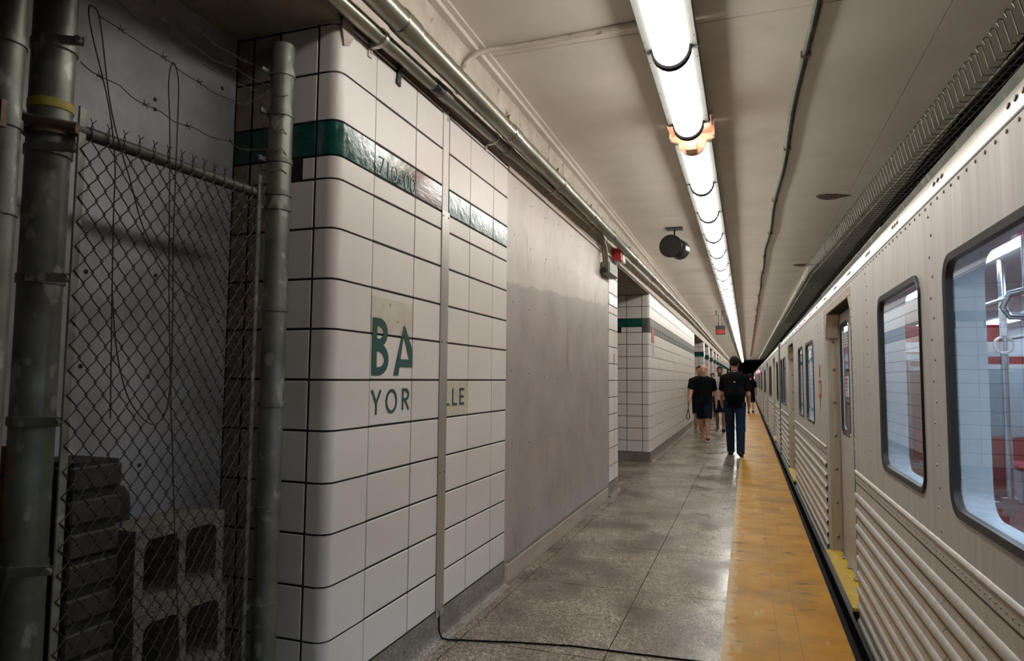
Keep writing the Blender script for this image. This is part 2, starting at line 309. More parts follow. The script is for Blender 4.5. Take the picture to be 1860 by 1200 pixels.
struct('wall_light_blocker', MB().prism([(2.08, 2.925), (1.5, 2.597), (1.0, 2.315), (0.2, 1.90), (-1.0, 1.90), (-1.0, 2.925)], lambda u, v, d: (d, u, v), -1.72, -1.602), 'soffit', 'added unseen sloping stringer above the fenced alcove', 'blocker')  # added above the view to keep lamp light off the upper alcove wall
struct('wall_left_alcove', MB().box((-2.3, -6, 0), (-2.14, 2.32, 2.925)), 'backwall', 'grey painted concrete wall behind the chain-link fence', 'wall')
struct('wall_left_recess', MB().box((-6.1, 8.5, 0), (-6.0, 94, 2.93)).box((-6, 8.4, 0), (-1.75, 8.5, 2.93)), 'backwall', 'grey rear wall of the passage behind the piers', 'wall')

# ------------------------------------------------------------------ tiled piers
ROWS = [0.165, .361, .576, .783, .988, 1.199, 1.408, 1.618, 1.827, 2.04, 2.25, 2.35, 2.50, 2.71, 2.92, 2.944]
_tc = {}
def tile_mesh(axis, w_, h_, m):
    k = (axis, round(w_, 3), round(h_, 3), m)
    if k not in _tc:
        mb = MB()
        if axis == 'x': mb.box((-0.014, -w_ / 2, -h_ / 2), (0, w_ / 2, h_ / 2), 0.0022)
        else: mb.box((-w_ / 2, 0, -h_ / 2), (w_ / 2, 0.014, h_ / 2), 0.0022)
        _tc[k] = mb.mesh('tile', m)
    return _tc[k]
def put_tile(par, axis, c, u0, u1, z0, z1, m, gu=0.0075, gz=0.010, name='tile'):
    w_, h_ = u1 - u0 - gu, z1 - z0 - gz
    if w_ < 0.004 or h_ < 0.004: return
    o = link(name, tile_mesh(axis, w_, h_, m), par, (c, (u0 + u1) / 2, (z0 + z1) / 2) if axis == 'x' else ((u0 + u1) / 2, c, (z0 + z1) / 2))
    t = 0.0035
    if axis == 'x': o.rotation_euler = (0, random.uniform(-t, t), random.uniform(-t, t) * .6)
    else: o.rotation_euler = (random.uniform(-t, t), 0, random.uniform(-t, t))
    return o
def corner(par, ys_, xj, yj, z0, z1, m, R=0.05):
    out = [(xj + .006, ys_)] + arc(WX - R, ys_ + R, R, -90, 0, 8) + [(WX, yj - .0025)]
    inn = [(WX - .014, yj - .0025)] + arc(WX - R, ys_ + R, R - .014, 0, -90, 8) + [(xj + .006, ys_ + .014)]
    mb = MB(); n = len(out); pts = out + inn; N2 = len(pts)
    vs = [(x, y, z0 + .0045) for x, y in pts] + [(x, y, z1 - .0045) for x, y in pts]
    fs = [(i, (i + 1) % N2, N2 + (i + 1) % N2, N2 + i) for i in range(N2)]
    for i in range(n - 1):
        j = N2 - 1 - i; fs.append((i, i + 1, j - 1, j)); fs.append((N2 + i, N2 + j, N2 + j - 1, N2 + i + 1))
    mb.add(vs, fs); return mb.build('corner_tile', m, par, True)
def cove_base(par, y0, y1, xback, side_y=None):
    prof = [(WX - .02, 0.16), (WX + .001, 0.16), (WX + .001, 0.045), (WX + .008, 0.022), (WX + .022, 0.008), (WX + .045, 0.002), (WX + .045, -0.003), (WX - .02, -0.003)]
    mb = MB().prism(prof, lambda u, v, d: (u, d, v), y0, y1)
    if side_y is not None: mb.box((xback, side_y - .001, 0), (WX + .001, side_y + .02, 0.16))
    mb.build('cove_base', 'base', par)
    MB().box((WX + .040, y0, 0.0008), (WX + .046, y1, 0.003)).build('edge_bead', 'alu', par)

# the near pier
near = empty('wall_left', 'white tiled pier with a green band and partly covered station lettering', 'wall', kind='structure')
MB().prism([(-2.3, 2.3235), (-1.66, 2.3235), (-1.625, 2.34), (-1.6035, 2.38), (-1.6035, 4.42), (-2.3, 4.42)], lambda u, v, d: (u, v, d), 0, 2.945).build('backing', 'mortar', near)
ycols = [2.618, 3.02, 3.338, 3.428, 3.741, 4.139, 4.42]
xj = [-2.14, -2.047, -1.905, -1.705]
for r in range(len(ROWS) - 1):
    z0, z1 = ROWS[r], ROWS[r + 1]; band = abs(z0 - 2.35) < 1e-6
    corner(near, 2.32, -1.705, 2.618, z0, z1, 'band' if band else 'tile')
    for i in range(len(ycols) - 1):
        if i == 2: continue                                    # behind the metal cover strip
        m = 'band' if band else 'tile'
        if band and i == 1: m = 'band_brown'
        if i == 0 and abs(z0 - 1.618) < 1e-6 : m = 'tile'
        put_tile(near, 'x', WX, ycols[i], ycols[i + 1], z0, z1, m)
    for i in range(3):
        rear_brown = i < 2 and not band
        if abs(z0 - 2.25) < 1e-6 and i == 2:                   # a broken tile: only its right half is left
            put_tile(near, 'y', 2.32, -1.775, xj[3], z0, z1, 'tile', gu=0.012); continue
        put_tile(near, 'y', 2.32, xj[i], xj[i + 1], z0, z1, 'band' if band else ('tile_brown' if rear_brown else 'tile'), gu=0.012)
put_tile(near, 'x', WX, 3.341, 3.425, 2.35, 2.944, 'tile', name='tile')
cove_base(near, 2.32, 4.42, -2.14, 2.32)
# yellowed areas of tile where an old sign came off: thin old film on the tile face
MB().box((WX, 2.622, 1.624), (WX + .0012, 3.012, 1.79)).build('old_film', 'tile_old', near)
MB().box((WX, 3.44, 1.206), (WX + .0012, 3.735, 1.40)).build('old_film', 'tile_old', near)
MB().box((WX, 2.78, 1.53), (WX + .0008, 2.84, 1.60)).build('glue_stain', 'ink', near) if False else None
# chipped corner showing old mortar
mbc = MB(); mbc.prism([(0, 0), (.075, 0), (.085, -.05), (.05, -.10), (.012, -.115), (-.005, -.04)], lambda u, v, d: (d, 2.335 + u, 2.945 + v), WX - .004, WX + .004)
mbc.build('chip', 'wood', near)

# lettering, drawn as flat strokes on the tile face (u along the wall, v up)
def lay(u, v, d): return (WX + d, u, v)
_lay = [0]
def stroke(mb, pts, t, d0=0.0014, d1=0.0026, y=lay):
    _lay[0] = (_lay[0] + 1) % 5; d1 += .00025 * _lay[0]
    n = len(pts); closed = math.hypot(pts[0][0] - pts[-1][0], pts[0][1] - pts[-1][1]) < 1e-6; Lf = []; Rt = []
    for i, (a, b) in enumerate(pts):
        p = pts[i - 1] if i else (pts[-2] if closed else None); q = pts[i + 1] if i < n - 1 else (pts[1] if closed else None); ns = []
        for u, v in ((p, (a, b)), ((a, b), q)):
            if u and v: l = math.hypot(v[0] - u[0], v[1] - u[1]) or 1; ns.append((-(v[1] - u[1]) / l, (v[0] - u[0]) / l))
        m = (sum(k[0] for k in ns), sum(k[1] for k in ns)); l = math.hypot(*m) or 1; m = (m[0] / l, m[1] / l); c = max(m[0] * ns[0][0] + m[1] * ns[0][1], .35)
        Lf.append((a + m[0] * t / 2 / c, b + m[1] * t / 2 / c)); Rt.append((a - m[0] * t / 2 / c, b - m[1] * t / 2 / c))
    vs = [y(u, v, d1) for u, v in Lf] + [y(u, v, d1) for u, v in Rt] + [y(u, v, d0) for u, v in Lf] + [y(u, v, d0) for u, v in Rt]; fs = []
    for i in range(n - 1): fs += [(i, i + 1, n + i + 1, n + i), (i, 2 * n + i, 2 * n + i + 1, i + 1), (n + i, n + i + 1, 3 * n + i + 1, 3 * n + i), (2 * n + i, 3 * n + i, 3 * n + i + 1, 2 * n + i + 1)]
    if not closed: fs += [(0, n, 3 * n, 2 * n), (n - 1, 3 * n - 1, 4 * n - 1, 2 * n - 1)]
    return mb.add(vs, fs)
def letter(ch, u, v, w_, h_, t):
    mb = MB(); U = lambda a: u + a * w_; V = lambda b: v + b * h_
    if ch == 'B':
        stroke(mb, [(U(0) + t / 2, v), (U(0) + t / 2, V(1))], t)
        for b0, b1, ww in ((0.0, 0.56, 1.0), (0.50, 1.0, 0.92)):
            r = (b1 - b0) * h_ / 2 - t * .42; cyv = v + (b0 + b1) / 2 * h_
            rx = w_ * ww - t * .5 - w_ * .38
            pts = [(U(0) + t / 2, cyv - r)] + [(U(.38) + rx * math.cos(a), cyv + r * math.sin(a)) for a in np.linspace(-math.pi / 2, math.pi / 2, 13)] + [(U(0) + t / 2, cyv + r)]
            stroke(mb, pts, t * .92)
    elif ch == 'A':
        mb.prism([(U(0), v), (U(0) + t * 1.05, v), (U(.52) + t * .15, V(1)), (U(.52) - t * .15, V(1))], lay, .0014, .0028)
        mb.prism([(U(.52) - t * .15, V(1)), (U(.52) + t * .15, V(1)), (U(.99), V(.52)), (U(.99), V(.16)), (U(.90), V(.20)), (U(.50), V(.78))], lay, .0014, .0029)
        stroke(mb, [(U(.22), V(.25)), (U(.99), V(.25))], t * .82)
    elif ch == 'Y':
        stroke(mb, [(U(0) + t / 2, V(1)), (U(.5), V(.46)), (U(1) - t / 2, V(1))], t); stroke(mb, [(U(.5), V(.46)), (U(.5), v)], t)
    elif ch == 'O':
        stroke(mb, [(U(.5) + (w_ - t) / 2 * math.cos(a), V(.5) + (h_ - t) / 2 * math.sin(a)) for a in np.linspace(0, 2 * math.pi, 25)], t)
    elif ch == 'R':
        stroke(mb, [(U(0) + t / 2, v), (U(0) + t / 2, V(1))], t)
        r = h_ * .26 - t * .2; cyv = V(.72)
        stroke(mb, [(U(0) + t / 2, cyv + r)] + [(U(.45) + (w_ * .5 - t * .4) * math.cos(a), cyv + r * math.sin(a)) for a in np.linspace(math.pi / 2, -math.pi / 2, 11)] + [(U(0) + t / 2, cyv - r)], t)
        stroke(mb, [(U(.45), V(.45)), (U(1) - t * .3, v)], t)
    elif ch == 'L':
        stroke(mb, [(U(0) + t / 2, v), (U(0) + t / 2, V(1))], t); stroke(mb, [(U(0), v + t / 2), (U(1), v + t / 2)], t)
    elif ch == 'l':
        stroke(mb, [(U(0), v + t / 2), (U(1), v + t / 2)], t)
    elif ch == 'E':
        stroke(mb, [(U(0) + t / 2, v), (U(0) + t / 2, V(1))], t)
        for b, e in ((t / 2 / h_, 1), (.5, .9), (1 - t / 2 / h_, 1)): stroke(mb, [(U(0), V(b)), (U(e), V(b))], t)
    elif ch == '7': stroke(mb, [(U(0), V(1)), (U(1), V(1)), (U(.35), v)], t)
    elif ch == '1': stroke(mb, [(U(.5), v), (U(.5), V(1))], t)
    elif ch == '0': stroke(mb, [(U(.5) + w_ / 2 * math.cos(a), V(.5) + h_ / 2 * math.sin(a)) for a in np.linspace(0, 2 * math.pi, 17)], t)
    elif ch == '+': stroke(mb, [(U(0), V(.4)), (U(1), V(.4))], t); stroke(mb, [(U(.5), V(.1)), (U(.5), V(.7))], t)
    return mb
for ch, u, v, w_, h_, t in (('B', 2.630, 1.430, .150, .262, .042), ('A', 2.828, 1.430, .192, .245, .046),
                            ('Y', 2.632, 1.250, .090, .112, .014), ('O', 2.762, 1.250, .108, .116, .014), ('R', 2.918, 1.262, .074, .104, .014),
                            ('l', 3.434, 1.262, .040, .100, .015), ('L', 3.510, 1.262, .068, .100, .015), ('E', 3.612, 1.262, .068, .100, .015)):
    letter(ch, u, v, w_, h_, t).build('letter', 'letter', near)
for ch, u, w_, zz in (('7', 2.655, .045, 2.372), ('1', 2.725, .03, 2.370), ('0', 2.775, .05, 2.366), ('+', 2.838, .04, 2.368), ('0', 2.90, .05, 2.364), ('0', 2.965, .045, 2.362)):
    letter(ch, u, zz, w_, .075, .0045).build('numeral', 'scratch', near)
tag(MB().box((WX, 3.335, 0.13), (WX + .006, 3.430, 2.362), 0.0015).build('cover_strip', 'alu'), 'tall brushed metal cover strip screwed to the tiled pier', 'metal strip')
sc_ = bpy.data.objects['cover_strip']
for zz in (.17, .9, 1.62, 2.33): [MB().dome((WX + .006, yy, zz), (1, 0, 0), .006).build('screw', 'rust', sc_) for yy in (3.35, 3.415)]
tag(MB().tube([(WX + .004, 3.375, .16), (WX + .004, 3.38, .06), (WX + .018, 3.385, .016), (WX + .05, 3.40, .006), (-1.2, 3.50, .0045), (-0.9, 3.56, .0045), (-0.6, 3.575, .0045), (-.16, 3.60, .0045)], .0045, 6).build('black_cable', 'black', None, True), 'thin black cable crossing the floor from the metal strip', 'cable')

# the boarded panel
pan = empty('wall_left_panel', 'large grey-beige boarded panel between the tiled piers', 'wall panel', kind='structure')
MB().box((-1.75, 4.42, 0.155), (WX - .004, 8.13, 2.945)).build('board', 'panel', pan)
for a, b in ((4.445, 5.72), (5.722, 6.9), (6.902, 8.05)): MB().box((-1.64, a, 0.0), (WX + .010, b, 0.128), .003).build('skirting_board', 'wood', pan)
MB().box((-1.64, 4.42, 0.0), (WX + .004, 4.445, 0.150)).build('skirting_end', 'wood', pan)
MB().box((-1.64, 4.44, 0.128), (WX + .004, 8.1, 0.158)).build('mortar_strip', 'base', pan)
MB().box((-1.61, 4.42, 2.915), (WX + .012, 7.9, 2.944)).build('top_batten', 'wood', pan)
mb = MB()
for zz in (.45, .95, 1.45, 1.95, 2.45, 2.8):
    for yy in np.arange(4.55, 8.1, .42): mb.dome((WX - .004, yy + random.uniform(-.03, .03), zz + random.uniform(-.03, .03)), (1, 0, 0), .006)
mb.build('screw_heads', 'rust', pan)['kind'] = 'stuff'

# narrow tiled pier at the end of the panel
sl = empty('wall_left_sliver', 'narrow strip of white tiles at the far end of the boarded panel', 'wall', kind='structure')
MB().box((-1.78, 8.13, 0), (-1.6035, 8.72, 2.945)).build('backing', 'mortar', sl)
for r in range(len(ROWS) - 1):
    for a, b in ((8.13, 8.46), (8.46, 8.725)): put_tile(sl, 'x', WX, a, b, ROWS[r], ROWS[r + 1], 'band' if abs(ROWS[r] - 2.35) < 1e-6 else 'tile')
cove_base(sl, 8.10, 8.74, -1.8)
MB().box((WX, 8.44, 1.60), (WX + .002, 8.49, 1.75)).build('sticker', 'redpaint', sl)

# the second pier
p2 = empty('wall_left_second', 'long white tiled pier with a grey painted band past the opening', 'wall', kind='structure')
Y2 = 11.8
MB().prism([(-3.4, Y2 + .0035), (-1.66, Y2 + .0035), (-1.625, Y2 + .022), (-1.6035, Y2 + .06), (-1.6035, 22.4), (-3.4, 22.4)], lambda u, v, d: (u, v, d), 0, 2.945).build('backing', 'mortar', p2)
xj2 = [-3.1, -2.83, -2.56, -2.285, -2.005, -1.734]
yc2 = [12.10 + .4 * i for i in range(27)]; yc2[-1] = 22.4
far_tiles = MB(); far_band = MB()
for r in range(len(ROWS) - 1):
    z0, z1 = ROWS[r], ROWS[r + 1]; band = abs(z0 - 2.35) < 1e-6; grey = band or abs(z0 - 2.25) < 1e-6
    corner(p2, Y2, -1.734, 12.10, z0, z1, 'band_grey' if grey else 'tile', .045)
    for i in range(5):
        if abs(z0 - 2.25) < 1e-6 and i == 3: put_tile(p2, 'y', Y2, -2.10, xj2[4], z0, z1, 'tile', gu=.010); continue
        put_tile(p2, 'y', Y2, xj2[i], xj2[i + 1], z0, z1, 'band' if band else 'tile', gu=.010)
    for i in range(26):
        if i < 13: put_tile(p2, 'x', WX, yc2[i], yc2[i + 1], z0, z1, 'band_grey' if grey else 'tile')
        else: (far_band if grey else far_tiles).box((WX - .014, yc2[i] + .003, z0 + .0045), (WX, yc2[i + 1] - .003, z1 - .0045))
far_tiles.build('distant_tiles', 'tile', p2)['kind'] = 'stuff'; far_band.build('distant_band_tiles', 'band_grey', p2)['kind'] = 'stuff'
cove_base(p2, Y2, 22.4, -3.4, Y2)
sg = empty('notice', 'narrow red and white notice on the second tiled pier', 'sign', (WX, 12.2, 1.83))
MB().box((.001, -.17, .25), (.006, .17, .52)).build('red_field', 'redpaint', sg)
MB().box((.001, -.10, 0), (.005, .17, .25)).build('white_field', 'white', sg)
mb = MB()
for k in range(7): stroke(mb, [(-.12 + random.uniform(0, .1), .29 + k * .03), (.10 + random.uniform(-.05, .04), .29 + k * .03)], .010, .006, .0075, lambda u, v, d: (d, u, v))
mb.build('print', 'white', sg)
mb = MB(); stroke(mb, [(.02, .23), (.06, .15), (.03, .12), (.10, .03)], .05, .005, .0065, lambda u, v, d: (d, u, v)); mb.build('print', 'ink', sg)

# piers further away
M['tile_far'] = mat('far_tile', TILE, 0.25, c2=(0.6, 0.6, 0.6), extra=brick_far(TILE, (0.03, 0.025, 0.02)))
ordn = ['first', 'second', 'third', 'fourth', 'fifth', 'sixth', 'seventh', 'eighth', 'ninth', 'tenth', 'eleventh', 'twelfth']
for k in range(12):
    y0 = 27.4 + 3.75 * k
    q = empty('wall_left_pier', ordn[k] + ' narrow tiled pier beyond the long pier, counting away from it', 'pier', (0, y0, 0), kind='structure')
    MB().box((-2.3, 0, .16), (WX, .62, 2.93), .02).build('tile_face', 'tile_far', q)
    MB().box((-2.303, -.003, 2.35), (WX + .003, .623, 2.55)).build('green_band', 'band', q)
    MB().box((-2.303, -.003, 0), (WX + .003, .623, .16)).build('base', 'base', q)

# ------------------------------------------------------------------ pipes on the beam
def zlo(y): return 2.955 + (y - 2.5) * .026
def zup(y): return 3.025 + (min(y, 20) - 2.5) * .010
XU, XL = -1.452, -1.545
up = empty('conduit_pipe', 'thick upper galvanised conduit running along the beam above the tiles', 'pipe', (XU, 2.5, 3.02))
mb = MB().tube([(XU, y, zup(y)) for y in (-6, 0, 2.5, 6, 10, 20, 40, 70, 93)], .054, 20); rel(mb, up.location).build('pipe', 'conduit', up, True)
for y in (-1.5, 2.62, 4.1, 5.35, 6.55, 7.6, 9.2, 11.2, 13.4, 16, 19, 23, 28):
    z = zup(y); mb = MB().lathe([(.0545, -.07), (.060, -.065), (.060, .065), (.0545, .07)], (XU, y, z), (0, 1, .01), 20); rel(mb, up.location).build('coupling', 'conduit', up, True)
for y in (4.0, 5.2, 6.45, 8.8):
    z = zup(y); mb = MB().tube([(XU, y, z + .05), (XU, y, z + .09), (XU + .015, y, z + .10)], .006, 6).lathe([(.012, 0), (.012, .014)], (XU, y, z + .075), (0, 0, 1), 6); rel(mb, up.location).build('strap_bolt', 'rust', up)
lo = empty('conduit_pipe', 'thinner lower galvanised conduit that bends down into a junction box', 'pipe', (XL, 2.5, 2.95))
path = [(XL, y, zlo(y)) for y in (-5.9, 0, 2.5, 5, 7.0)] + [(XL, 7.18, zlo(7.18)), (XL, 7.32, zlo(7.3) - .02), (XL, 7.46, zlo(7.4) - .08), (XL, 7.56, 2.97), (XL, 7.63, 2.89), (XL, 7.68, 2.80)]
rel(MB().tube(path, .036, 16), lo.location).build('pipe', 'conduit', lo, True)
for y in (-1, 3.22, 4.25, 5.55, 6.9): rel(MB().lathe([(.0365, -.05), (.041, -.046), (.041, .046), (.0365, .05)], (XL, y, zlo(y)), (0, 1, .03), 16), lo.location).build('coupling', 'conduit', lo, True)
for y in (2.55, 3.98, 5.35, 6.95):
    z = zlo(y); mb = MB().lathe([(.0365, -.014), (.042, -.012), (.042, .012), (.0365, .014)], (XL, y, z), (0, 1, 0), 16).box((WX + .001, y - .016, z - .085), (WX + .008, y + .016, z - .02)).box((WX + .003, y - .012, z - .045), (XL, y + .012, z - .034)).dome((WX + .008, y, z - .06), (1, 0, 0), .009)
    rel(mb, lo.location).build('strap', 'alu', lo, True)
rel(MB().lathe([(.0375, -.045), (.0395, -.04), (.0395, .045), (.0375, .05)], (XL, 3.12, zlo(3.12)), (0, 1, .03), 14), lo.location).build('tape_wrap', 'blackm', lo, True)
jb = empty('junction_box', 'grey metal junction box at the end of the lower conduit', 'junction box', (XL, 7.85, 2.72))
MB().box((-.05, -.2, -.06), (.045, .32, .08), .008).build('box', 'galv', jb); MB().box((.045, -.185, -.05), (.052, .305, .07), .002).build('cover', 'galv', jb)
MB().lathe([(.03, 0), (.03, .06), (.02, .07)], (-.005, -.2, -.02), (0, -1, 0), 10).build('plug', 'blackm', jb)
sb = empty('exit_box', 'small red and white box on the beam above the panel end', 'box', (WX, 8.45, 3.0))
MB().box((.002, -.14, -.07), (.12, .02, .08), .004).build('red_side', 'redpaint', sb); MB().box((.002, .022, -.07), (.12, .20, .08), .004).build('white_side', 'white', sb)
tag(MB().prism([(0, 0), (.03, .01), (.06, -.10), (.055, -.19), (.02, -.18), (.03, -.10)], lambda u, v, d: (WX + d, 2.77 + u, 3.04 + v), .001, .012).build('tape_scrap', 'blackm'), 'scrap of black tape hanging over the top tile edge', 'tape')
mb = MB()
for k in range(26): mb.dome((WX, 3.36 + random.gauss(.04, .03), 3.0 + random.gauss(-.02, .035)), (1, 0, 0), random.uniform(.006, .014))
tag(mb.build('mortar_lump', 'beam'), 'crumbly mortar lump on the beam above the cover strip', 'mortar', kind='stuff')
pts = [(-1.585, 3.50, 3.10), (-1.58, 3.53, 3.22), (-1.578, 3.60, 3.33), (-1.56, 3.70, 3.43), (-1.50, 3.76, 3.475), (-1.38, 3.79, 3.484), (-1.1, 3.79, 3.484), (-.55, 3.76, 3.484)]
tag(MB().tube(pts, .017, 10).build('flexible_conduit', 'beam', None, True), 'painted flexible conduit crossing the ceiling to the lamps', 'conduit')
# conduit on the right of the ceiling
cr = empty('ceiling_conduit', 'thin wavy grey conduit clipped along the ceiling right of the lamps', 'conduit', (.33, 4, 3.48))
cp = [(.38 - .0105 * min(y - 3.8, 8) + .012 * math.sin(y * 2.1), y, 3.478) for y in np.arange(-5, 60, .45)]
rel(MB().tube(cp, .017, 8), cr.location).build('tube', 'galv', cr, True)
rel(MB().tube([(x + .026, y, z + .008) for x, y, z in cp], .008, 6), cr.location).build('tube', 'galv', cr, True)
for x, y, z in cp[13:80:4]: rel(MB().box((x - .022, y - .010, z - .019), (x + .038, y + .010, 3.499)), cr.location).build('clip', 'rust', cr)

# ------------------------------------------------------------------ lamps
LX = -0.384; LZ = 3.446; LS = 0.970
def make_lamp():
    t = empty('fluorescent_lamp', 'x', 'ceiling lamp')
    prof = [(-.158, -.105), (-.150, -.118), (.150, -.118), (.158, -.105), (.145, -.03), (-.145, -.03)]
    MB().prism(prof, lambda u, v, d: (u, d, v), .012, 1.208).build('housing', 'housing', t)
    for hy_ in (.2, .95): MB().box((-.03, hy_, -.03), (.03, hy_ + .06, .0555)).build('hanger', 'galv', t)
    U = [(-.104, -.112)] + [(.104 * math.cos(math.radians(a)), -.122 + .112 * math.sin(math.radians(a))) for a in range(180, 361, 15)] + [(.104, -.112)]
    MB().prism(U, lambda u, v, d: (u, d, v), .004, 1.175).build('diffuser', 'lens', t, True)
    g = MB(); k = 1.13
    UO = [(u * k, -.10 + (v + .10) * k) for u, v in U]; n = len(U)
    for d0, d1 in ((1.175, 1.221),):
        g.prism(UO, lambda u, v, d: (u, d, v), d0, d1)
    g.build('end_gasket', 'black', t, True)
    MB().prism([(-.150, -.03), (-.163, -.107), (-.155, -.123), (.155, -.123), (.163, -.107), (.150, -.03)], lambda u, v, d: (u, d, v), 1.209, 1.222).build('end_plate', 'galv', t)
    for yy in (.12, .6, 1.08):
        for sx in (-1, 1): MB().dome((sx * .138, yy, -.118), (0, 0, -1), .006).build('screw', 'rust', t)
    return t
lamp0 = make_lamp(); lys = [3.96 - 1.225 - 1.225 * k for k in range(2)][::-1] + [3.96] + [5.62 + 1.225 * k for k in range(54)]
near_i = 0
names = ['nearest', 'second nearest', 'third nearest', 'fourth nearest', 'fifth nearest', 'sixth nearest', 'seventh nearest', 'eighth nearest', 'ninth nearest', 'tenth nearest', 'eleventh nearest', 'twelfth nearest', 'thirteenth nearest', 'fourteenth nearest', 'fifteenth nearest', 'sixteenth nearest']
for i, y in enumerate(lys):
    o = lamp0 if i == 0 else copy_tree(lamp0)
    o.location = (LX, y * LS, LZ); o.scale = (LS, LS, LS); o['group'] = 'fluorescent lamps in a row along the ceiling'
    if y < 2.0: o['label'] = 'fluorescent lamp just out of view over the viewer' if y > 1 else 'fluorescent lamp out of view behind the viewer'
    elif near_i < 16: o['label'] = names[near_i] + ' lit fluorescent lamp of the long ceiling row'; near_i += 1
    else: o['label'] = 'small distant fluorescent lamp in the far part of the ceiling row'
eb = empty('emergency_lamp', 'glowing salmon pink emergency lamp bracket between two ceiling lamps', 'lamp', (LX, 5.19 * LS, LZ))
eb.scale = (LS, LS, LS)
U = [(-.175, -.055), (-.175, -.10), (-.120, -.115)] + [(.112 * math.cos(math.radians(a)), -.118 + .118 * math.sin(math.radians(a))) for a in range(180, 361, 15)] + [(.120, -.115), (.175, -.10), (.175, -.055)]
MB().prism(U, lambda u, v, d: (u, d, v), .385, .415).build('face_plate', 'pink', eb, True)
MB().box((-.18, .0, -.06), (.18, .42, -.035)).build('back_plate', 'pink', eb)
for s in (-1, 1): [MB().box((s * .165, ya, -.105), (s * .178, yb, -.05)).build('side_arm', 'pink', eb) for ya, yb in ((.02, .11), (.31, .39))]
MB().box((-.05, .30, -.22), (.04, .385, -.15), .006).build('socket', 'pink', eb)
for s in (-1, 1): MB().lathe([(.008, -.035), (.026, -.028), (.032, 0), (.026, .028), (.008, .035)], (s * .055, .20, -.092), (1, 0, 0), 12).build('bulb', 'bulb', eb, True)

# ------------------------------------------------------------------ things on the ceiling
sp = empty('horn_speaker', 'black horn loudspeaker hanging from the ceiling left of the lamps', 'speaker', (-.93, 9.15, 3.22))
MB().lathe([(.155, -.10), (.150, -.105), (.11, -.05), (.05, .02), (.03, .03), (.03, .05), (.06, .04), (.12, -.03), (.155, -.09)], (0, 0, 0), (.12, 1, .05), 24).build('horn', 'blackm', sp, True)
MB().lathe([(.035, -.04), (.03, -.055), (.012, -.06)], (0, -.01, 0), (.12, 1, .05), 14).build('phase_plug', 'galv', sp, True)
MB().lathe([(.07, 0), (.13, .02), (.135, .16), (.10, .20), (.04, .21)], (.05, .02, -.01), (.25, 1, -.05), 20).build('driver', 'blackm', sp, True)
MB().tube([(.02, .10, .10), (.02, .12, .28)], .012, 8).box((-.09, .03, .265), (.13, .21, .279)).build('bracket', 'blackm', sp)
es = empty('hanging_sign', 'small red sign hanging from the ceiling far down the platform', 'sign', (-.72, 20.7, 3.5))
MB().tube([(-.12, 0, 0), (-.12, 0, -.12), (-.05, 0, -.14), (-.05, 0, -.48)], .014, 6).build('rod', 'blackm', es); MB().tube([(.05, 0, 0), (.05, 0, -.48)], .014, 6).build('rod', 'blackm', es)
MB().box((-.14, -.06, -.72), (.13, .06, -.46), .01).build('box', 'blackm', es); MB().box((-.12, -.066, -.70), (.11, -.061, -.58)).build('face', 'redpaint', es)
for (x, y, s, lab, rz) in ((.92, 8.15, 1.0, 'dark flaking patch on the ceiling above the train windows', .1), (1.0, 12.9, 1.2, 'smaller dark flaking patch further along the ceiling', 0)):
    poly = [(-.16, -.02), (-.10, .05), (-.02, .09), (.08, .07), (.15, .02), (.22, .0), (.14, -.03), (.05, -.06), (-.06, -.07), (-.13, -.06)]
    tag(MB().prism([(x + s * (a * math.cos(rz) - b * math.sin(rz)), y + 1.6 * s * (a * math.sin(rz) + b * math.cos(rz))) for a, b in poly], lambda u, v, d: (u, v, d), 3.4945, 3.5).build('paint_flake', 'rust'), lab, 'patch')
# wire tray along the ceiling edge above the train
tr = empty('wire_tray', 'wire mesh tray hooked along the ceiling edge above the train', 'wire tray', (1.4, 4.2, 3.494))
hook = MB().tube([(-.020, 0, -.045), (-.032, 0, -.02), (-.022, 0, 0), (-.004, 0, -.004), (.004, 0, -.03), (.03, 0, -.15), (.09, 0, -.153), (.80, 0, -.153)], .0045, 5).mesh('hook_wire', 'wire_bright', True)
def trx(y): return 1.42 - .043 * (min(y, 13) - 4.2)
n = 0; y = 2.6
while y < 24: link('hook_wire', hook, tr, (trx(y) - 1.4, y - 4.2, 0)); y += .105 if y < 14 else .2
for k, dx in enumerate((.10, .15, .20, .25, .30, .35, .40, .46, .52, .58, .64, .70, .76)):
    rel(MB().tube([(trx(y) + dx, y, 3.342) for y in (2.5, 6, 10, 13, 24)], .004 if k else .011, 5), tr.location).build('long_wire', 'wire_bright', tr)
struct('trim_4', MB().add([(trx(y) + .03 + a, y, z) for y in (13, 93) for a, z in ((0, 3.42), (.05, 3.42), (.05, 3.5), (0, 3.5))], [(0, 1, 5, 4), (1, 2, 6, 5), (2, 3, 7, 6), (3, 0, 4, 7), (0, 3, 2, 1), (4, 5, 6, 7)]), 'ceil', 'pale ledge along the far ceiling edge over the train', 'ledge')

# ------------------------------------------------------------------ fenced alcove on the left
FX = -1.815
pb = empty('fence_post', 'thick galvanised gate post with yellow tape ring at the left', 'post', (-1.97, 1.385, 0))
MB().tube([(0, 0, 0), (-.006, 0, 2.92)], .058, 24).build('tube', 'galv', pb, True)
for z in (2.41, 2.085, 1.70, 1.285, .87, .45):
    MB().lathe([(.0585, -.014), (.063, -.013), (.063, .013), (.0585, .014)], (-.003, 0, z), (0, 0, 1), 24).prism([(.020, -.062), (.026, -.066), (.122, -.002), (.118, .004)], lambda u, v, d: (u, v, d), z - .013, z + .013).lathe([(.010, 0), (.010, .018)], (.112, -.010, z), (.55, -.83, 0), 8).build('tension_band', 'galv', pb, True)
MB().lathe([(.0585, -.014), (.0605, -.013), (.0605, .013), (.0585, .014)], (-.004, 0, 2.225), (0, 0, 1), 24).build('tape_ring', 'yellowtape', pb, True)
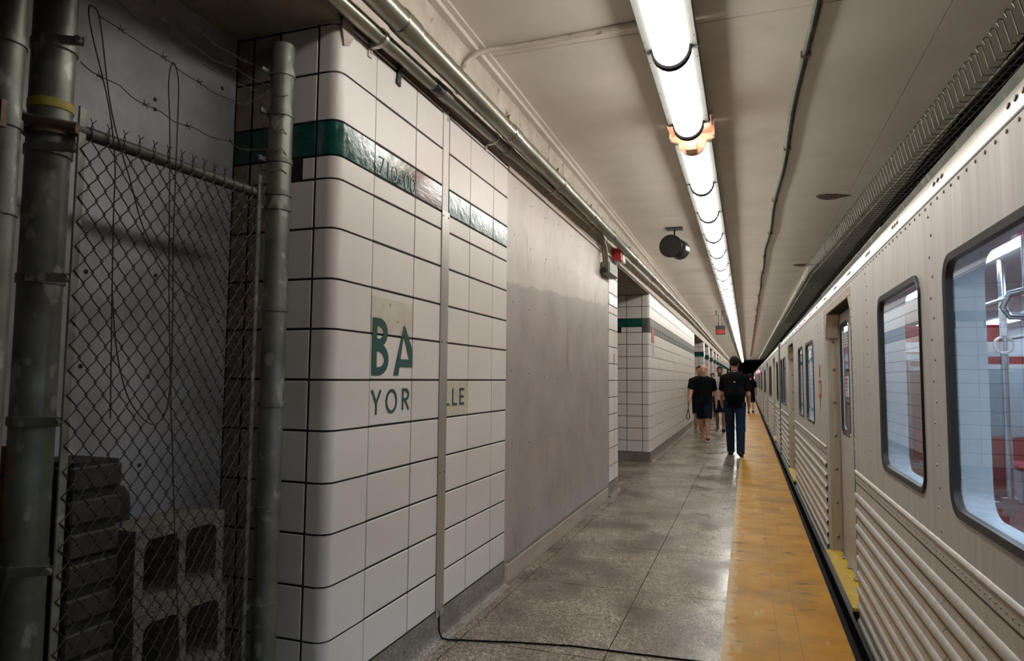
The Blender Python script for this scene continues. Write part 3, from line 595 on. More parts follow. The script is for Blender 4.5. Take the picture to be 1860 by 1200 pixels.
MB().lathe([(.0585, -.02), (.068, -.018), (.068, .018), (.0585, .02)], (-.004, 0, 2.15), (0, 0, 1), 20).tube([(-.09, -.09, 2.14), (-.05, -.10, 2.165), (.02, -.09, 2.155), (.10, -.06, 2.14), (.155, -.03, 2.13)], .016, 8).lathe([(.026, -.02), (.026, .02)], (.0, -.10, 2.155), (1, .1, 0), 8).build('clamp', 'rust', pb, True)
pl = empty('fence_post', 'galvanised post cut off by the left edge of the view', 'post', (-1.896, 1.2, 0))
MB().tube([(0, 0, 0), (-.004, 0, 2.92)], .045, 20).build('tube', 'galv', pl, True)
for z in (2.33, 2.10, 1.86): MB().lathe([(.0455, -.014), (.050, -.013), (.050, .013), (.0455, .014)], (-.003, 0, z), (0, 0, 1), 20).build('tension_band', 'galv', pl, True)
MB().box((-.03, -.06, 2.06), (.09, -.045, 2.13)).lathe([(.016, 0), (.018, .02), (.01, .03)], (.06, -.06, 2.105), (0, -1, 0), 8).build('hinge_plate', 'rust', pl)
ps = empty('fence_post', 'short galvanised post in front of the tiled pier side', 'post', (-1.79, 2.2, 0))
MB().lathe([(.047, 0), (.047, 2.77), (.043, 2.785), (.02, 2.79)], (0, 0, 0), (0, 0, 1), 24).build('tube', 'galv', ps, True)
for z in (2.66, 2.49, 2.295, 2.16, 2.10, 1.69, 1.31, .905, .535, .2): MB().lathe([(.0475, -.011), (.051, -.010), (.051, .010), (.0475, .011)], (0, 0, z), (0, 0, 1), 20).box((-.040, -.082, z - .009), (-.032, -.02, z + .009)).build('tension_band', 'galv', ps, True)
fe = empty('chain_link_fence', 'chain-link fence panel between the two galvanised posts', 'fence', (FX, 1.75, 0))
MB().tube([(-.065, -.36, 2.15), (-.024, .40, 2.15)], .021, 14).build('top_rail', 'rail', fe, True)
for xx, yy, w_ in ((-.050, -.345, .013), (-.004, .372, .010)): MB().box((xx - .004, yy - w_, .03), (xx + .004, yy + w_, 2.22), .002).build('tension_bar', 'galv', fe)
P_ = .025; HZ = .0365; NW = 29
for k in range(NW):
    yc = -.335 + k * P_ ; pts = []; xo = -.040 * max(0, 1 - k / 12)
    for j in range(0, 58):
        s = 1 if (j + k) % 2 else -1
        z = .05 + j * HZ; pts += [(xo + (.0045 if s > 0 else -.0045), yc + s * (P_ / 2 + .002), z - .003), (xo + (-.0045 if s > 0 else .0045), yc + s * (P_ / 2 + .002), z + .003)]
    MB().tube(pts, .0023, 4).build('wire', 'wire', fe, True)
    if k % 2: continue
    zt = pts[-1][2]; yt = pts[-1][1]
    mb = MB()
    for q in (0, 1): mb.tube([(xo + .003 * math.cos(a + q * 3.14), yt + .003 * math.sin(a + q * 3.14), zt + i * .006) for i, a in enumerate(np.linspace(0, 6, 8))] + [(xo + .004, yt + (.010 if q else -.010), zt + .056)], .0018, 4)
    mb.build('twisted_tip', 'wire', fe)
A_ = [(1.341, 2.321), (1.464, 2.303), (1.611, 2.281), (1.756, 2.277), (1.928, 2.288), (1.997, 2.284), (2.15, 2.335)]
B_ = [(1.393, 2.487), (1.523, 2.477), (1.663, 2.465), (1.789, 2.445), (2.0, 2.453), (2.137, 2.581)]
C_ = [(1.40, 2.565), (1.625, 2.541), (1.813, 2.52), (2.15, 2.548)]
D_ = [(1.40, 2.61), (1.645, 2.59), (1.783, 2.56), (1.952, 2.577), (2.15, 2.589)]
E_ = [(1.40, 2.65), (1.736, 2.637), (1.866, 2.621), (2.023, 2.634), (2.15, 2.648)]
for P__, lab, barb in ((A_, 'lowest barbed wire strand above the fence rail', 1), (B_, 'second barbed wire strand above the fence rail', 1), (C_, 'plain pale wire above the barbed strands', 0), (D_, 'sagging thin wire near the alcove ceiling', 0), (E_, 'topmost barbed wire strand over the fence', 1)):
    ww = empty('barbed_wire' if barb else 'loose_wire', lab, 'wire', (-1.80, P__[0][0], P__[0][1]))
    fine = []
    for (a, b), (c, d) in zip(P__[:-1], P__[1:]):
        for t in np.linspace(0, 1, 7)[:-1]: fine.append((0.006 * math.sin(40 * (a + t * (c - a))), a + t * (c - a) - P__[0][0], b + t * (d - b) - .006 * math.sin(math.pi * t) - P__[0][1]))
    fine.append((0, P__[-1][0] - P__[0][0], P__[-1][1] - P__[0][1]))
    MB().tube(fine, .0017, 5).build('strand', 'wire', ww, True)
    if barb:
        for q in fine[3::7]:
            mb = MB()
            for a in (.5, 2.2, 3.7, 5.3): mb.tube([q, (q[0] + .006, q[1] + .014 * math.cos(a), q[2] + .014 * math.sin(a))], .0014, 4)
            mb.tube([(q[0], q[1] - .006, q[2]), (q[0], q[1] + .006, q[2])], .0036, 5); mb.build('barb', 'wire', ww)
L1 = [(1.492, 1.29), (1.469, 1.851), (1.464, 2.053), (1.432, 2.229), (1.367, 2.418), (1.353, 2.486), (1.366, 2.498), (1.391, 2.464), (1.442, 2.216), (1.52, 2.018), (1.59, 1.86), (1.729, 1.719), (1.935, 1.636)]
L2 = [(1.794, 0.484), (1.741, 1.024), (1.688, 1.641), (1.659, 2.207), (1.644, 2.389), (1.658, 2.465), (1.684, 2.406), (1.688, 2.217), (1.692, 1.899), (1.707, 1.387), (1.655, 1.264), (1.559, 1.337), (1.503, 1.488), (1.475, 1.685)]
def smooth_path(P, n=6):
    out = []
    for i in range(len(P) - 1):
        p0 = P[max(i - 1, 0)]; p1 = P[i]; p2_ = P[i + 1]; p3 = P[min(i + 2, len(P) - 1)]
        for t in np.linspace(0, 1, n, endpoint=False):
            out.append(tuple(.5 * ((2 * b) + (-a + c) * t + (2 * a - 5 * b + 4 * c - d) * t * t + (-a + 3 * b - 3 * c + d) * t ** 3) for a, b, c, d in zip(p0, p1, p2_, p3)))
    return out + [P[-1]]
for LL, lab in ((L1, 'loop of loose wire hanging nearest the thick gate post'), (L2, 'long loop of loose wire hanging down the middle of the fence')):
    tag(MB().tube([(-1.796, a, b) for a, b in smooth_path(LL)], .0021, 5).build('wire_loop', 'wire', None, True), lab, 'wire')
tw = []
for k in range(60): a = k * .55; tw.append((-1.80 + .055 * math.cos(a), 2.19 + .055 * math.sin(a) - .03 * (k % 7) / 7, 2.63 - k * .007 + .02 * math.sin(k * 1.7)))
tag(MB().tube(tw, .0018, 4).build('wire_tangle', 'wire', None, True), 'tangle of wire wrapped around the short post', 'wire')

def block(loc, lab, rz=0.0):
    o = empty('cinder_block', lab, 'concrete block', loc, 'stacked concrete blocks'); o.rotation_euler = (0, 0, rz)
    W_, D_, H_, t = .385, .175, .272, .036
    out = [(0, 0), (W_, 0), (W_, H_), (0, H_)]; mb = MB()
    hs = [(t, W_ / 2 - t * .42), (W_ / 2 + t * .42, W_ - t)]
    for a, b, c, d in ((0, W_, 0, t), (0, W_, H_ - t, H_), (0, t, t, H_ - t), (hs[0][1], hs[1][0], t, H_ - t), (W_ - t, W_, t, H_ - t)):
        mb.box((-D_, a, c), (0, b, d))
    for h0, h1 in hs:
        for (cy_, cz_, sy, sz) in ((h0, t, 1, 1), (h1, t, -1, 1), (h0, H_ - t, 1, -1), (h1, H_ - t, -1, -1)):
            mb.prism([(cy_, cz_), (cy_ + sy * .03, cz_), (cy_ + sy * .009, cz_ + sz * .009), (cy_, cz_ + sz * .03)], lambda u, v, d: (d, u, v), -D_, -.0005)
    mb.build('block', 'block', o); return o
block((-1.853, 1.652, .648), 'topmost grey concrete block with two open cores behind the fence')
block((-1.862, 1.668, .374), 'middle concrete block of the stack behind the fence', -.05)
block((-1.850, 1.700, .100), 'bottom concrete block of the stack behind the fence', .04)
tag(MB().box((-2.12, 1.60, 0), (-1.84, 2.12, .10), .006).build('timber_base', 'crate'), 'dark timber pad under the concrete blocks', 'timber')
for k in range(4):
    o = empty('plastic_crate', ['bottom', 'second', 'third', 'topmost'][k] + ' dark slatted crate of the stack beside the concrete blocks', 'crate', (-2.01, 1.545, .29 * k), 'dark crates')
    for z in (.0, .10, .20): MB().box((-.115, -.085, z), (.115, .085, z + .072), .006).build('slat', 'crate', o)
    MB().box((-.105, -.075, .0), (.105, .075, .285)).build('core', 'tyre', o)
tag(MB().lathe([(.048, 0), (.050, .95), (.046, 1.0), (.030, 1.03), (.008, 1.04)], (-2.085, 1.765, 0), (0, 0, 1), 18).build('rubber_roll', 'tyre', None, True), 'black rolled rubber mat standing behind the concrete blocks', 'rubber roll')
bx_ = empty('cardboard_box', 'orange cardboard box at the far left edge behind the posts', 'box', (-2.09, 1.26, .95))
MB().box((-.045, -.2, 0), (.045, .11, .26), .003).build('carton', 'card', bx_); MB().box((.0452, -.2, .17), (.047, .11, .18)).build('tape_line', 'ink', bx_)
tag(MB().box((-2.135, 1.0, 0), (-2.035, 1.37, .95), .01).build('cabinet', 'crate'), 'dark cabinet carrying the orange cardboard box', 'cabinet')
mb = MB()
for yy, zz in ((1.655, 1.774), (1.94, 1.803), (1.654, 1.449), (1.927, 1.415), (1.907, 1.086), (1.899, 2.482), (1.901, 2.444), (2.239, 2.671)): mb.lathe([(.008, 0), (.008, .002)], (-2.14, yy, zz), (1, 0, 0), 8)
tag(mb.build('bolt_holes', 'mortar'), 'scattered dark bolt holes in the grey alcove wall', 'holes', kind='stuff')

# ------------------------------------------------------------------ train
TX = 0.637; TX1 = 3.55
def rrect(y0, y1, z0, z1, r, n=6):
    pts = []
    for cy_, cz_, a in ((y0 + r, z0 + r, 180), (y1 - r, z0 + r, 270), (y1 - r, z1 - r, 0), (y0 + r, z1 - r, 90)): pts += arc(cy_, cz_, r, a, a + 90, n)
    return pts
def orect(y0, y1, z0, z1, hy0, hy1, hz0, hz1, r, n=6):
    def L_(a, b, t): return (a[0] + (b[0] - a[0]) * t, a[1] + (b[1] - a[1]) * t)
    pts = []
    for p0, pc, p1 in (((y0, hz0 + r), (y0, z0), (hy0 + r, z0)), ((hy1 - r, z0), (y1, z0), (y1, hz0 + r)), ((y1, hz1 - r), (y1, z1), (hy1 - r, z1)), ((hy0 + r, z1), (y0, z1), (y0, hz1 - r))):
        for k in range(n + 1):
            t = k / n; pts.append(L_(p0, pc, t * 2) if t <= .5 else L_(pc, p1, t * 2 - 1))
    return pts
def ring(mb, outer, inner, fo, fi):
    n = len(outer); mb.add([fo(*p) for p in outer] + [fi(*p) for p in inner], [(i, (i + 1) % n, n + (i + 1) % n, n + i) for i in range(n)])
RZ0, RZ1 = 0.79, 2.08
def build_car(y0, y1, wins, doors, label, interior, detail):
    car = empty('subway_car', label, 'train car', (TX, y0, 0))
    def B(mb, name, m, parent=car, smooth=False): return rel(mb, (TX, y0, 0) if parent is not None else (0, 0, 0)).build(name, m, parent, smooth)
    cells = sorted([(a, b, 'w') for a, b in wins] + [(a, b, 'd') for a, b in doors]); cur = y0
    side = MB(); liner = MB(); low = []; lc = y0
    def quad(mb, x, a, b, c, d): mb.add([(x, a, c), (x, b, c), (x, b, d), (x, a, d)], [(0, 1, 2, 3)])
    WZ0, WZ1, WR = 0.985, 1.845, .085
    for i, (a, b, k) in enumerate(cells):
        ca, cb = a - .06, b + .06
        if k == 'w':
            quad(side, TX, cur, ca, RZ0, RZ1); quad(liner, TX + .115, cur, ca, .02, 2.15)
            hp = rrect(a, b, WZ0, WZ1, WR)
            ring(side, orect(ca, cb, RZ0, RZ1, a, b, WZ0, WZ1, WR), hp, lambda u, v: (TX, u, v), lambda u, v: (TX, u, v))
            ring(liner, orect(ca, cb, .02, 2.15, a, b, WZ0, WZ1, WR), hp, lambda u, v: (TX + .115, u, v), lambda u, v: (TX + .115, u, v))
            wn = empty('x', 'x', 'x', (0, 0, 0)); bpy.data.objects.remove(wn)
            g = MB(); g_in = rrect(a + .026, b - .026, WZ0 + .026, WZ1 - .026, WR - .02)
            ring(g, hp, rrect(a + .003, b - .003, WZ0 + .003, WZ1 - .003, WR), lambda u, v: (TX + .001, u, v), lambda u, v: (TX - .009, u, v))
            ring(g, rrect(a + .003, b - .003, WZ0 + .003, WZ1 - .003, WR), g_in, lambda u, v: (TX - .009, u, v), lambda u, v: (TX - .005, u, v))
            ring(g, g_in, g_in, lambda u, v: (TX - .005, u, v), lambda u, v: (TX + .02, u, v))
            wo = B(g, 'window_gasket', 'gasket', car, True)
            pane = MB().prism(rrect(a + .02, b - .02, WZ0 + .02, WZ1 - .02, WR - .02), lambda u, v, d: (d, u, v), TX + .006, TX + .0065)
            pane.v = [(x - TX, y - y0, z) for x, y, z in pane.v]; pane.build('pane', 'glass', wo)
            rv = MB(); ring(rv, hp, hp, lambda u, v: (TX + .02, u, v), lambda u, v: (TX + .115, u, v)); rv.v = [(x - TX, y - y0, z) for x, y, z in rv.v]; rv.build('window_reveal', 'reveal', wo, True)
            cur = cb
        else:
            quad(side, TX, cur, a - .03, RZ0, RZ1); quad(liner, TX + .115, cur, a, .02, 2.15)
            quad(side, TX, a - .03, b + .03, 2.035, RZ1); quad(liner, TX + .115, a, b, 1.98, 2.15)
            low.append((lc, a - .03)); lc = b + .03; cur = b + .03
            # door surround
            for yy, s in ((a, -1), (b, 1)):
                j = MB(); j.prism([(TX, yy + s * .03), (TX, yy + s * .02), (TX + .006, yy + s * .008), (TX + .025, yy), (TX + .025, yy + s * .03)], lambda u, v, d: (u, v, d), -.02, 2.036)
                B(j, 'door_edge_post', 'steel', car, True)
            for yy, s in ((a, -1), (b, 1)): jo = B(MB().box((TX + .02, yy, -.02), (TX + .108, yy + s * .03, 2.0)), 'door_jamb', 'jamb', car)
            if detail:
                mbb = MB()
                for z in (.12, .40, .68, .96, 1.24, 1.52, 1.76): mbb = MB().lathe([(.014, 0), (.014, .006), (.007, .011)], (TX + .068, b, z), (0, -1, 0), 8); mbb.v = [(x - TX, y - y0, z) for x, y, z in mbb.v]; mbb.build('bolt', 'rivet', jo)
            hd = MB().box((TX + .001, a, 1.985), (TX + .115, b, 2.036)); 
            for yy, s in ((b, -1), (a, 1)): hd.prism([(yy, 1.79), (yy + s * .03, 1.79), (yy + s * .06, 1.88), (yy + s * .16, 1.985), (yy, 1.985)], lambda u, v, d: (d, u, v), TX + .004, TX + .10)
            B(hd, 'door_header', 'jamb', car)
            if detail:
                mbb = MB()
                for q in np.arange(a + .06, b, .045): mbb.box((TX + .01, q, 1.978), (TX + .105, q + .012, 1.985))
                B(mbb, 'header_grille', 'gasket', car)
            mid = (a + b) / 2
            for (d0, d1) in ((a + .002, mid - .002), (mid + .002, b - .002)):
                dm = MB(); dx = TX + .105; h0, h1 = d0 + .14, d1 - .14; hp = rrect(h0, h1, 1.0, 1.89, .07)
                ring(dm, orect(d0, d1, .012, 2.0, h0, h1, 1.0, 1.89, .07), hp, lambda u, v: (dx, u, v), lambda u, v: (dx, u, v))
                ring(dm, hp, hp, lambda u, v: (dx, u, v), lambda u, v: (dx + .03, u, v))
                dm.box((dx, d0, .012), (dx + .03, d0 + .02, 2.0)).box((dx, d1 - .02, .012), (dx + .03, d1, 2.0))
                do = B(dm, 'door', 'steel', car)
                g = MB(); gi = rrect(h0 + .03, h1 - .03, 1.03, 1.86, .05); go = rrect(h0 - .008, h1 + .008, .992, 1.898, .075)
                ring(g, go, hp, lambda u, v: (dx - .004, u, v), lambda u, v: (dx - .006, u, v)); ring(g, hp, gi, lambda u, v: (dx - .006, u, v), lambda u, v: (dx + .012, u, v))
                g.v = [(x - TX, y - y0, z) for x, y, z in g.v]; g.build('window_gasket', 'gasket', do, True)
                pn = MB().prism(rrect(h0 + .02, h1 - .02, 1.02, 1.87, .05), lambda u, v, d: (d, u, v), dx + .014, dx + .0145); pn.v = [(x - TX, y - y0, z) for x, y, z in pn.v]; pn.build('pane', 'glass', do)
                if detail:
                    for (s0, s1, zz0, zz1, mm) in ((h0 + .06, h1 - .10, 1.70, 1.82, 'ink'), (h0 + .17, h1 - .17, 1.30, 1.46, 'redink')):
                        st = MB().box((dx + .010, s0, zz0), (dx + .0115, s1, zz1)); st.v = [(x - TX, y - y0, z) for x, y, z in st.v]; so = st.build('sticker', 'label', do)
                        tx = MB(); nl = 5
                        for q in range(nl):
                            zc = zz1 - (q + .8) * (zz1 - zz0) / (nl + .6)
                            if mm == 'ink': 
                                for p0_ in np.linspace(s0 + .03, s1 - .07, 4): tx.box((dx + .008, p0_, zc - .007), (dx + .0095, p0_ + random.uniform(.02, .05), zc + .004))
                            else: tx.box((dx + .008, s0 + .02 + .01 * q, zc - .012), (dx + .0095, s1 - .02 - .012 * q, zc + .008))
                        tx.v = [(x - TX, y - y0, z) for x, y, z in tx.v]; tx.build('print', mm, do)
            sl_ = MB().box((TX - .030, a, -.02), (TX + .10, b, .004), .002); so = B(sl_, 'door_sill', 'sill', car)
            gr = MB()
            for gx in (.008, .030, .052): gr.box((TX - .03 + gx + .012, a + .01, .004), (TX - .03 + gx + .017, b - .01, .0055))
            gr.v = [(x - TX, y - y0, z) for x, y, z in gr.v]; gr.build('sill_groove', 'jamb', so)
            nn = MB().box((TX - .036, a, -.03), (TX - .030, b, .006)).box((TX + .085, a, .004), (TX + .11, b, .012)); nn.v = [(x - TX, y - y0, z) for x, y, z in nn.v]; nn.build('sill_edge', 'alu', so)
            if detail:
                for q in (a + .35, a + .62, a + .95, a + 1.25): 
                    c = MB().box((TX + .060, q, .004), (TX + .10, q + .05, .020), .004); c.v = [(x - TX, y - y0, z) for x, y, z in c.v]; c.build('sill_cleat', 'alu', so)
    quad(side, TX, cur, y1, RZ0, RZ1); quad(liner, TX + .115, cur, y1, .02, 2.15); low.append((lc, y1))
    # end closing panels
    side.add([(TX, y1, -.1), (TX1, y1, -.1), (TX1, y1, 2.2), (TX, y1, 2.2)], [(0, 1, 2, 3)]); side.add([(TX, y0, -.1), (TX1, y0, -.1), (TX1, y0, 2.2), (TX, y0, 2.2)], [(0, 1, 2, 3)])
    B(side, 'side_panel', 'steel', car); B(liner, 'interior_liner', 'carwall', car)
    # ribbed lower panels
    prof = [(TX, RZ0)]
    z = .765; prof += [(TX, z)]
    for k in range(9):
        zc = .70 - k * .0965
        prof += [(TX, zc + .026), (TX - .008, zc + .020), (TX - .0125, zc + .008), (TX - .0125, zc - .003), (TX - .008, zc - .013), (TX + .001, zc - .019)]
    prof += [(TX, -.14)]
    for a, b in low:
        mb = MB(); n = len(prof); mb.add([(x, yy, z) for yy in (a, b) for x, z in prof], [(i, i + 1, n + i + 1, n + i) for i in range(n - 1)])
        mb.box((TX, a, -.14), (TX + .02, a + .012, RZ0)).box((TX, b - .012, -.14), (TX + .02, b, RZ0))
        rp_ = B(mb, 'ribbed_panel', 'steel', car, True)
        for k in range(9):
            zc = .70 - k * .0965; sm = MB().box((TX - .0014, a + .01, zc - .0275), (TX + .002, b - .01, zc - .0195)); sm.v = [(x - TX, y - y0, z) for x, y, z in sm.v]; sm.build('grime_line', 'jamb_dark', rp_)
    belt = MB(); seam = MB()
    for a, b in low:
        bp_ = [(TX + .001, .866), (TX - .006, .862), (TX - .010, .852), (TX - .006, .842), (TX + .001, .838)]; n = 5
        belt.add([(x, yy, z) for yy in (a, b) for x, z in bp_], [(i, i + 1, n + i + 1, n + i) for i in range(n - 1)])
        seam.box((TX - .0012, a, RZ0 - .004), (TX + .002, b, RZ0 + .003))
    B(belt, 'belt_rib', 'steel', car, True); seam.box((TX - .0015, y0, 2.078), (TX + .002, y1, 2.085)); B(seam, 'panel_seam', 'gasket', car)
    # roof edge and roof
    rp = [(TX, 2.084), (TX + .002, 2.115), (TX + .010, 2.145), (TX + .024, 2.175), (TX + .044, 2.198), (TX + .066, 2.210)]
    mb = MB(); n = len(rp); mb.add([(x, yy, z) for yy in (y0, y1) for x, z in rp], [(i, i + 1, n + i + 1, n + i) for i in range(n - 1)]); B(mb, 'roof_edge', 'roofm', car, True)
    gp = [(TX + .050, 2.203), (TX + .040, 2.232), (TX + .046, 2.236), (TX + .075, 2.214), (TX + .10, 2.25), (TX + .4, 2.40), (TX + 1.45, 2.50), (TX1 - .4, 2.40), (TX1, 2.1), (TX1, 2.0)]
    mb = MB(); n = len(gp); mb.add([(x, yy, z) for yy in (y0, y1) for x, z in gp], [(i, i + 1, n + i + 1, n + i) for i in range(n - 1)]); B(mb, 'roof', 'galv', car, True)
    B(MB().box((TX + .10, doors[0][0] - .5, 2.27), (TX + .13, doors[0][1] + 1.2, 2.31)), 'roof_rail', 'galv', car)
    B(MB().box((TX - .062, y0, -.30), (TX - .002, y1, -.145), .006).box((TX - .055, y0, -.15), (TX - .034, y1, -.028)), 'step_plate', 'blackm', car)
    B(MB().box((TX + .03, y0 + .3, -1.0), (TX1 - .03, y1 - .3, -.145)), 'underframe', 'blackm', car)
    B(MB().box((TX + .116, y0, -.14), (TX1 - .1, y1, -.004)), 'floor_pan', 'carfloor', car)
    B(MB().box((TX + .10, y0 + .01, 2.15), (TX1 - .02, y1 - .01, 2.19)), 'ceiling_liner', 'white', car)
    # rivets
    if detail:
        rv = MB(); fr = (-1, 0, 0); ymin, ymax = max(y0, -1.), y1
        def indoor(y): return any(a - .035 < y < b + .035 for a, b in doors)
        for y in np.arange(ymin, ymax, .083): rv.dome((TX, y, 2.062), fr, .0065)
        for y in np.arange(ymin, ymax, .043):
            if not indoor(y): rv.dome((TX, y, .815), fr, .0050)
        for y in np.arange(ymin, ymax, .72):
            for q in (0, .05, .10): rv.dome((TX + .004, y + q, 2.125), (-1, 0, .2), .0095)
        gaps = [(cells[i][1], cells[i + 1][0]) for i in range(len(cells) - 1)]
        colsY = [(p + q) / 2 for p, q in gaps if q - p < .6] + [d - .62 for d, _ in doors] + [e + .55 for _, e in doors]
        for y in colsY:
            if y < ymin or any(a - .02 < y < b + .02 for a, b in wins): continue
            for q, z in enumerate(np.arange(.90, 2.04, .075)): rv.dome((TX, y + (.016 if q % 2 else -.016), z), fr, .0060)
            for k in range(9):
                for dz in (.055, .040): rv.dome((TX, y + (.012 if dz > .05 else -.012), .70 - k * .0965 - dz), fr, .0045)
            for k in range(9): rv.dome((TX, y - .42, .70 - k * .0965 - .048), fr, .0045)
        for a, b in doors:
            for y in (a - .036, b + .036):
                for z in np.arange(-.1, 1.98, .045): rv.dome((TX, y, z), fr, .0052)
        B(rv, 'rivets', 'rivet', car)['kind'] = 'stuff'
    if interior:
        fw = MB(); X1 = TX1 - .1
        cuts = [(-3, -.6), (0, 1.6), (2.4, 4.0), (6.9, 9.6), (12.4, 13.8)]
        quad(fw, X1, y0, y1, 0, .95); quad(fw, X1, y0, y1, 1.8, 2.15); cur = y0
        for a, b in cuts: quad(fw, X1, cur, a, .95, 1.8); cur = b
        quad(fw, X1, cur, y1, .95, 1.8); B(fw, 'far_liner', 'carwall', car)
        for a, b in cuts: B(MB().box((X1 + .03, a, .95), (X1 + .035, b, 1.8)), 'far_window', 'glass', car)
        for x in (TX + .62, TX1 - .72):
            for a in np.arange(-3.4, 13.5, 1.7): B(MB().box((x - .09, a, 2.125), (x + .09, a + 1.5, 2.149), .004), 'car_lamp', 'carlamp', car)
        B(MB().prism([(TX + .116, 2.15), (TX + .116, 1.93), (TX + .15, 1.92), (TX + .38, 2.10), (TX + .40, 2.15)], lambda u, v, d: (u, d, v), y0 + .02, y1 - .02), 'advert_cove', 'reveal', car)
        for wy in (4.62, 6.52, 10.25, 12.05):
            for xa, xb in ((TX + .12, 1.42), (2.42, TX1 - .12)):
                wsn = MB().box((xa, wy - .012, .06), (xb, wy + .012, .70)); wo = B(wsn, 'windscreen', 'carred', car)
                def S(mb, nm, m_, sm=False): mb.v = [(x - TX, y - y0, z) for x, y, z in mb.v]; return mb.build(nm, m_, wo, sm)
                S(MB().box((xa, wy - .003, .74), (xb, wy + .003, 1.60)), 'screen_glass', 'glass_in'); S(MB().box((xa, wy - .02, .70), (xb, wy + .02, .735)), 'rail', 'pole'); S(MB().box((xa, wy - .014, 1.66), (xb, wy + .014, 1.76)), 'header', 'carred'); S(MB().box((xa, wy - .016, 1.60), (xb, wy + .016, 1.66)), 'header_trim', 'white')
                px = xb if xa < 2 else xa
                S(MB().tube([(px, wy, 0), (px, wy, 2.14)], .019, 12), 'pole', 'pole', True); S(MB().box((px - .05, wy - .025, .66), (px + .03, wy + .025, .76)), 'clamp', 'pole')
        for (sx, fx, ya, yb) in ((TX + .12, 1, 2.1, 4.5), (TX1 - .55, -1, 2.1, 4.5), (TX1 - .55, -1, 6.7, 10.1), (TX + .12, 1, 6.7, 10.1), (TX1 - .55, -1, -1, 1.9)):
            for q in np.arange(ya, yb - .4, .47):
                s_ = B(MB().box((sx, q + .01, .40), (sx + .43, q + .45, .46), .02), 'seat', 'seat', car)
                bkx = sx if fx > 0 else sx + .37
                if fx < 0:
                    bb = MB().box((bkx, q + .01, .47), (bkx + .06, q + .45, .86), .02); bb.v = [(x - TX, y - y0, z) for x, y, z in bb.v]; bb.build('backrest', 'seat', s_)
                ft = MB().box((sx + .05, q + .03, .0), (sx + .38, q + .43, .40)); ft.v = [(x - TX, y - y0, z) for x, y, z in ft.v]; ft.build('seat_base', 'carwall', s_)
        for x in (1.35, 2.6): B(MB().tube([(x, -3, 1.88), (x, 13.8, 1.88)], .016, 10), 'grab_rail', 'pole', car, True)
        for px, py in ((0.98, 2.92),): B(MB().tube([(px, py, 0), (px, py, 2.14)], .017, 12), 'pole', 'pole', car, True)
        lp = [(.90, 2.92, 1.70), (.915, 2.90, 1.745), (.98, 2.88, 1.76), (1.20, 2.80, 1.76), (1.22, 2.80, 1.72), (1.20, 2.80, 1.68), (.98, 2.90, 1.66), (.92, 2.92, 1.665)]
        B(MB().tube(lp, .014, 10, closed=True), 'grab_loop', 'pole', car, True)
        for k, (x, y) in enumerate(((1.35, 3.9), (1.35, 4.4), (1.35, 7.2), (1.35, 8.0), (2.6, 5.0), (2.6, 5.8), (2.6, 7.4))):
            B(MB().box((x - .012, y - .02, 1.68), (x + .012, y + .02, 1.90)).tube([(x + .045 * math.cos(a), y, 1.63 + .045 * math.sin(a)) for a in np.linspace(0, 6.28, 14)[:-1]], .008, 6, closed=True), 'hand_strap', 'white', car)
        B(MB().box((X1 - .02, 9.7, 1.35), (X1 - .012, 10.1, 1.75)), 'map_poster', 'label', car)
        B(MB().box((TX + .2, 13.9, .0), (TX1 - .2, 13.95, 2.15)), 'end_bulkhead', 'carred', car)
    return car
car1 = build_car(-5.0, 14.45, [(-3.2, -2.3), (-.9, .55), (.93, 2.60), (2.935, 3.80), (7.36, 8.26), (8.70, 9.42), (12.55, 13.35), (13.65, 14.2)], [(4.77, 6.32), (10.45, 11.90)],
                 'nearest silver ribbed subway car with large rounded windows', True, True)
car2 = build_car(15.0, 37.8, [(15.5, 16.3), (19.7, 20.6), (21.0, 21.8), (25.8, 26.7), (27.1, 27.9), (31.8, 32.7), (33.1, 33.9), (36.6, 37.4)], [(17.2, 18.7), (23.1, 24.6), (29.2, 30.7), (34.6, 36.1)],
                 'second silver subway car, coupled behind the nearest one', False, False)
car3 = copy_tree(car2); car3.location.y = 38.4; car3['label'] = 'third subway car, small in the distance'
car4 = copy_tree(car2); car4.location.y = 61.8; car4['label'] = 'farthest subway car by the tunnel end'
for a, lab in ((14.45, 'black rubber gangway guard between the first and second cars'), (37.8, 'black rubber gangway guard between the second and third cars')):
    g = empty('gangway_guard', lab, 'gangway', (TX, a, 0))
    MB().box((.03, .003, -.1), (.06, .545, 2.1)).build('curtain', 'blackm', g); MB().box((-.02, .16, .85), (.03, .36, 2.18), .01).build('guard_plate', 'galv', g); MB().box((.03, .06, -1.0), (2.4, .48, 2.15)).build('bellows', 'gasket', g)
for k, (y, z, lab) in enumerate(((37.2, 1.90, 'right one of two red indicator lights high on the far train side'), (45.0, 1.95, 'left one of two red indicator lights high on the far train side'), (62.0, 1.70, 'single red light glowing lower down the far train side'))):
    r = empty('indicator_light', lab, 'light', (TX, y, z), 'red indicator lights on the train')
    MB().lathe([(.075, -.0), (.07, .03), (.04, .06), (.01, .07)], (-.004, 0, 0), (-1, 0, 0), 14).build('lens', 'redlamp', r, True); MB().lathe([(.09, 0), (.09, .012)], (-.001, 0, 0), (-1, 0, 0), 14).build('bezel', 'blackm', r)
# speaker grille and warning decal beside the second door
dk = empty('warning_decal', 'dark red warning decal on the train side beside the windows', 'decal', (TX - .001, 6.78, 1.25))
MB().prism([(-.11, .18), (-.11, .02), (-.02, .02), (0, -.10), (.02, .02), (.11, .02), (.11, .18)], lambda u, v, d: (d, u, v), -.002, 0).build('red_field', 'redink', dk)
for q in (-.085, -.03, .03, .085): MB().box((-.003, q - .008, .05), (-.002, q + .008, .15)).build('print', 'label', dk)
MB().box((-.002, -.03, .20), (0, .04, .32)).build('print_top', 'redink', dk)

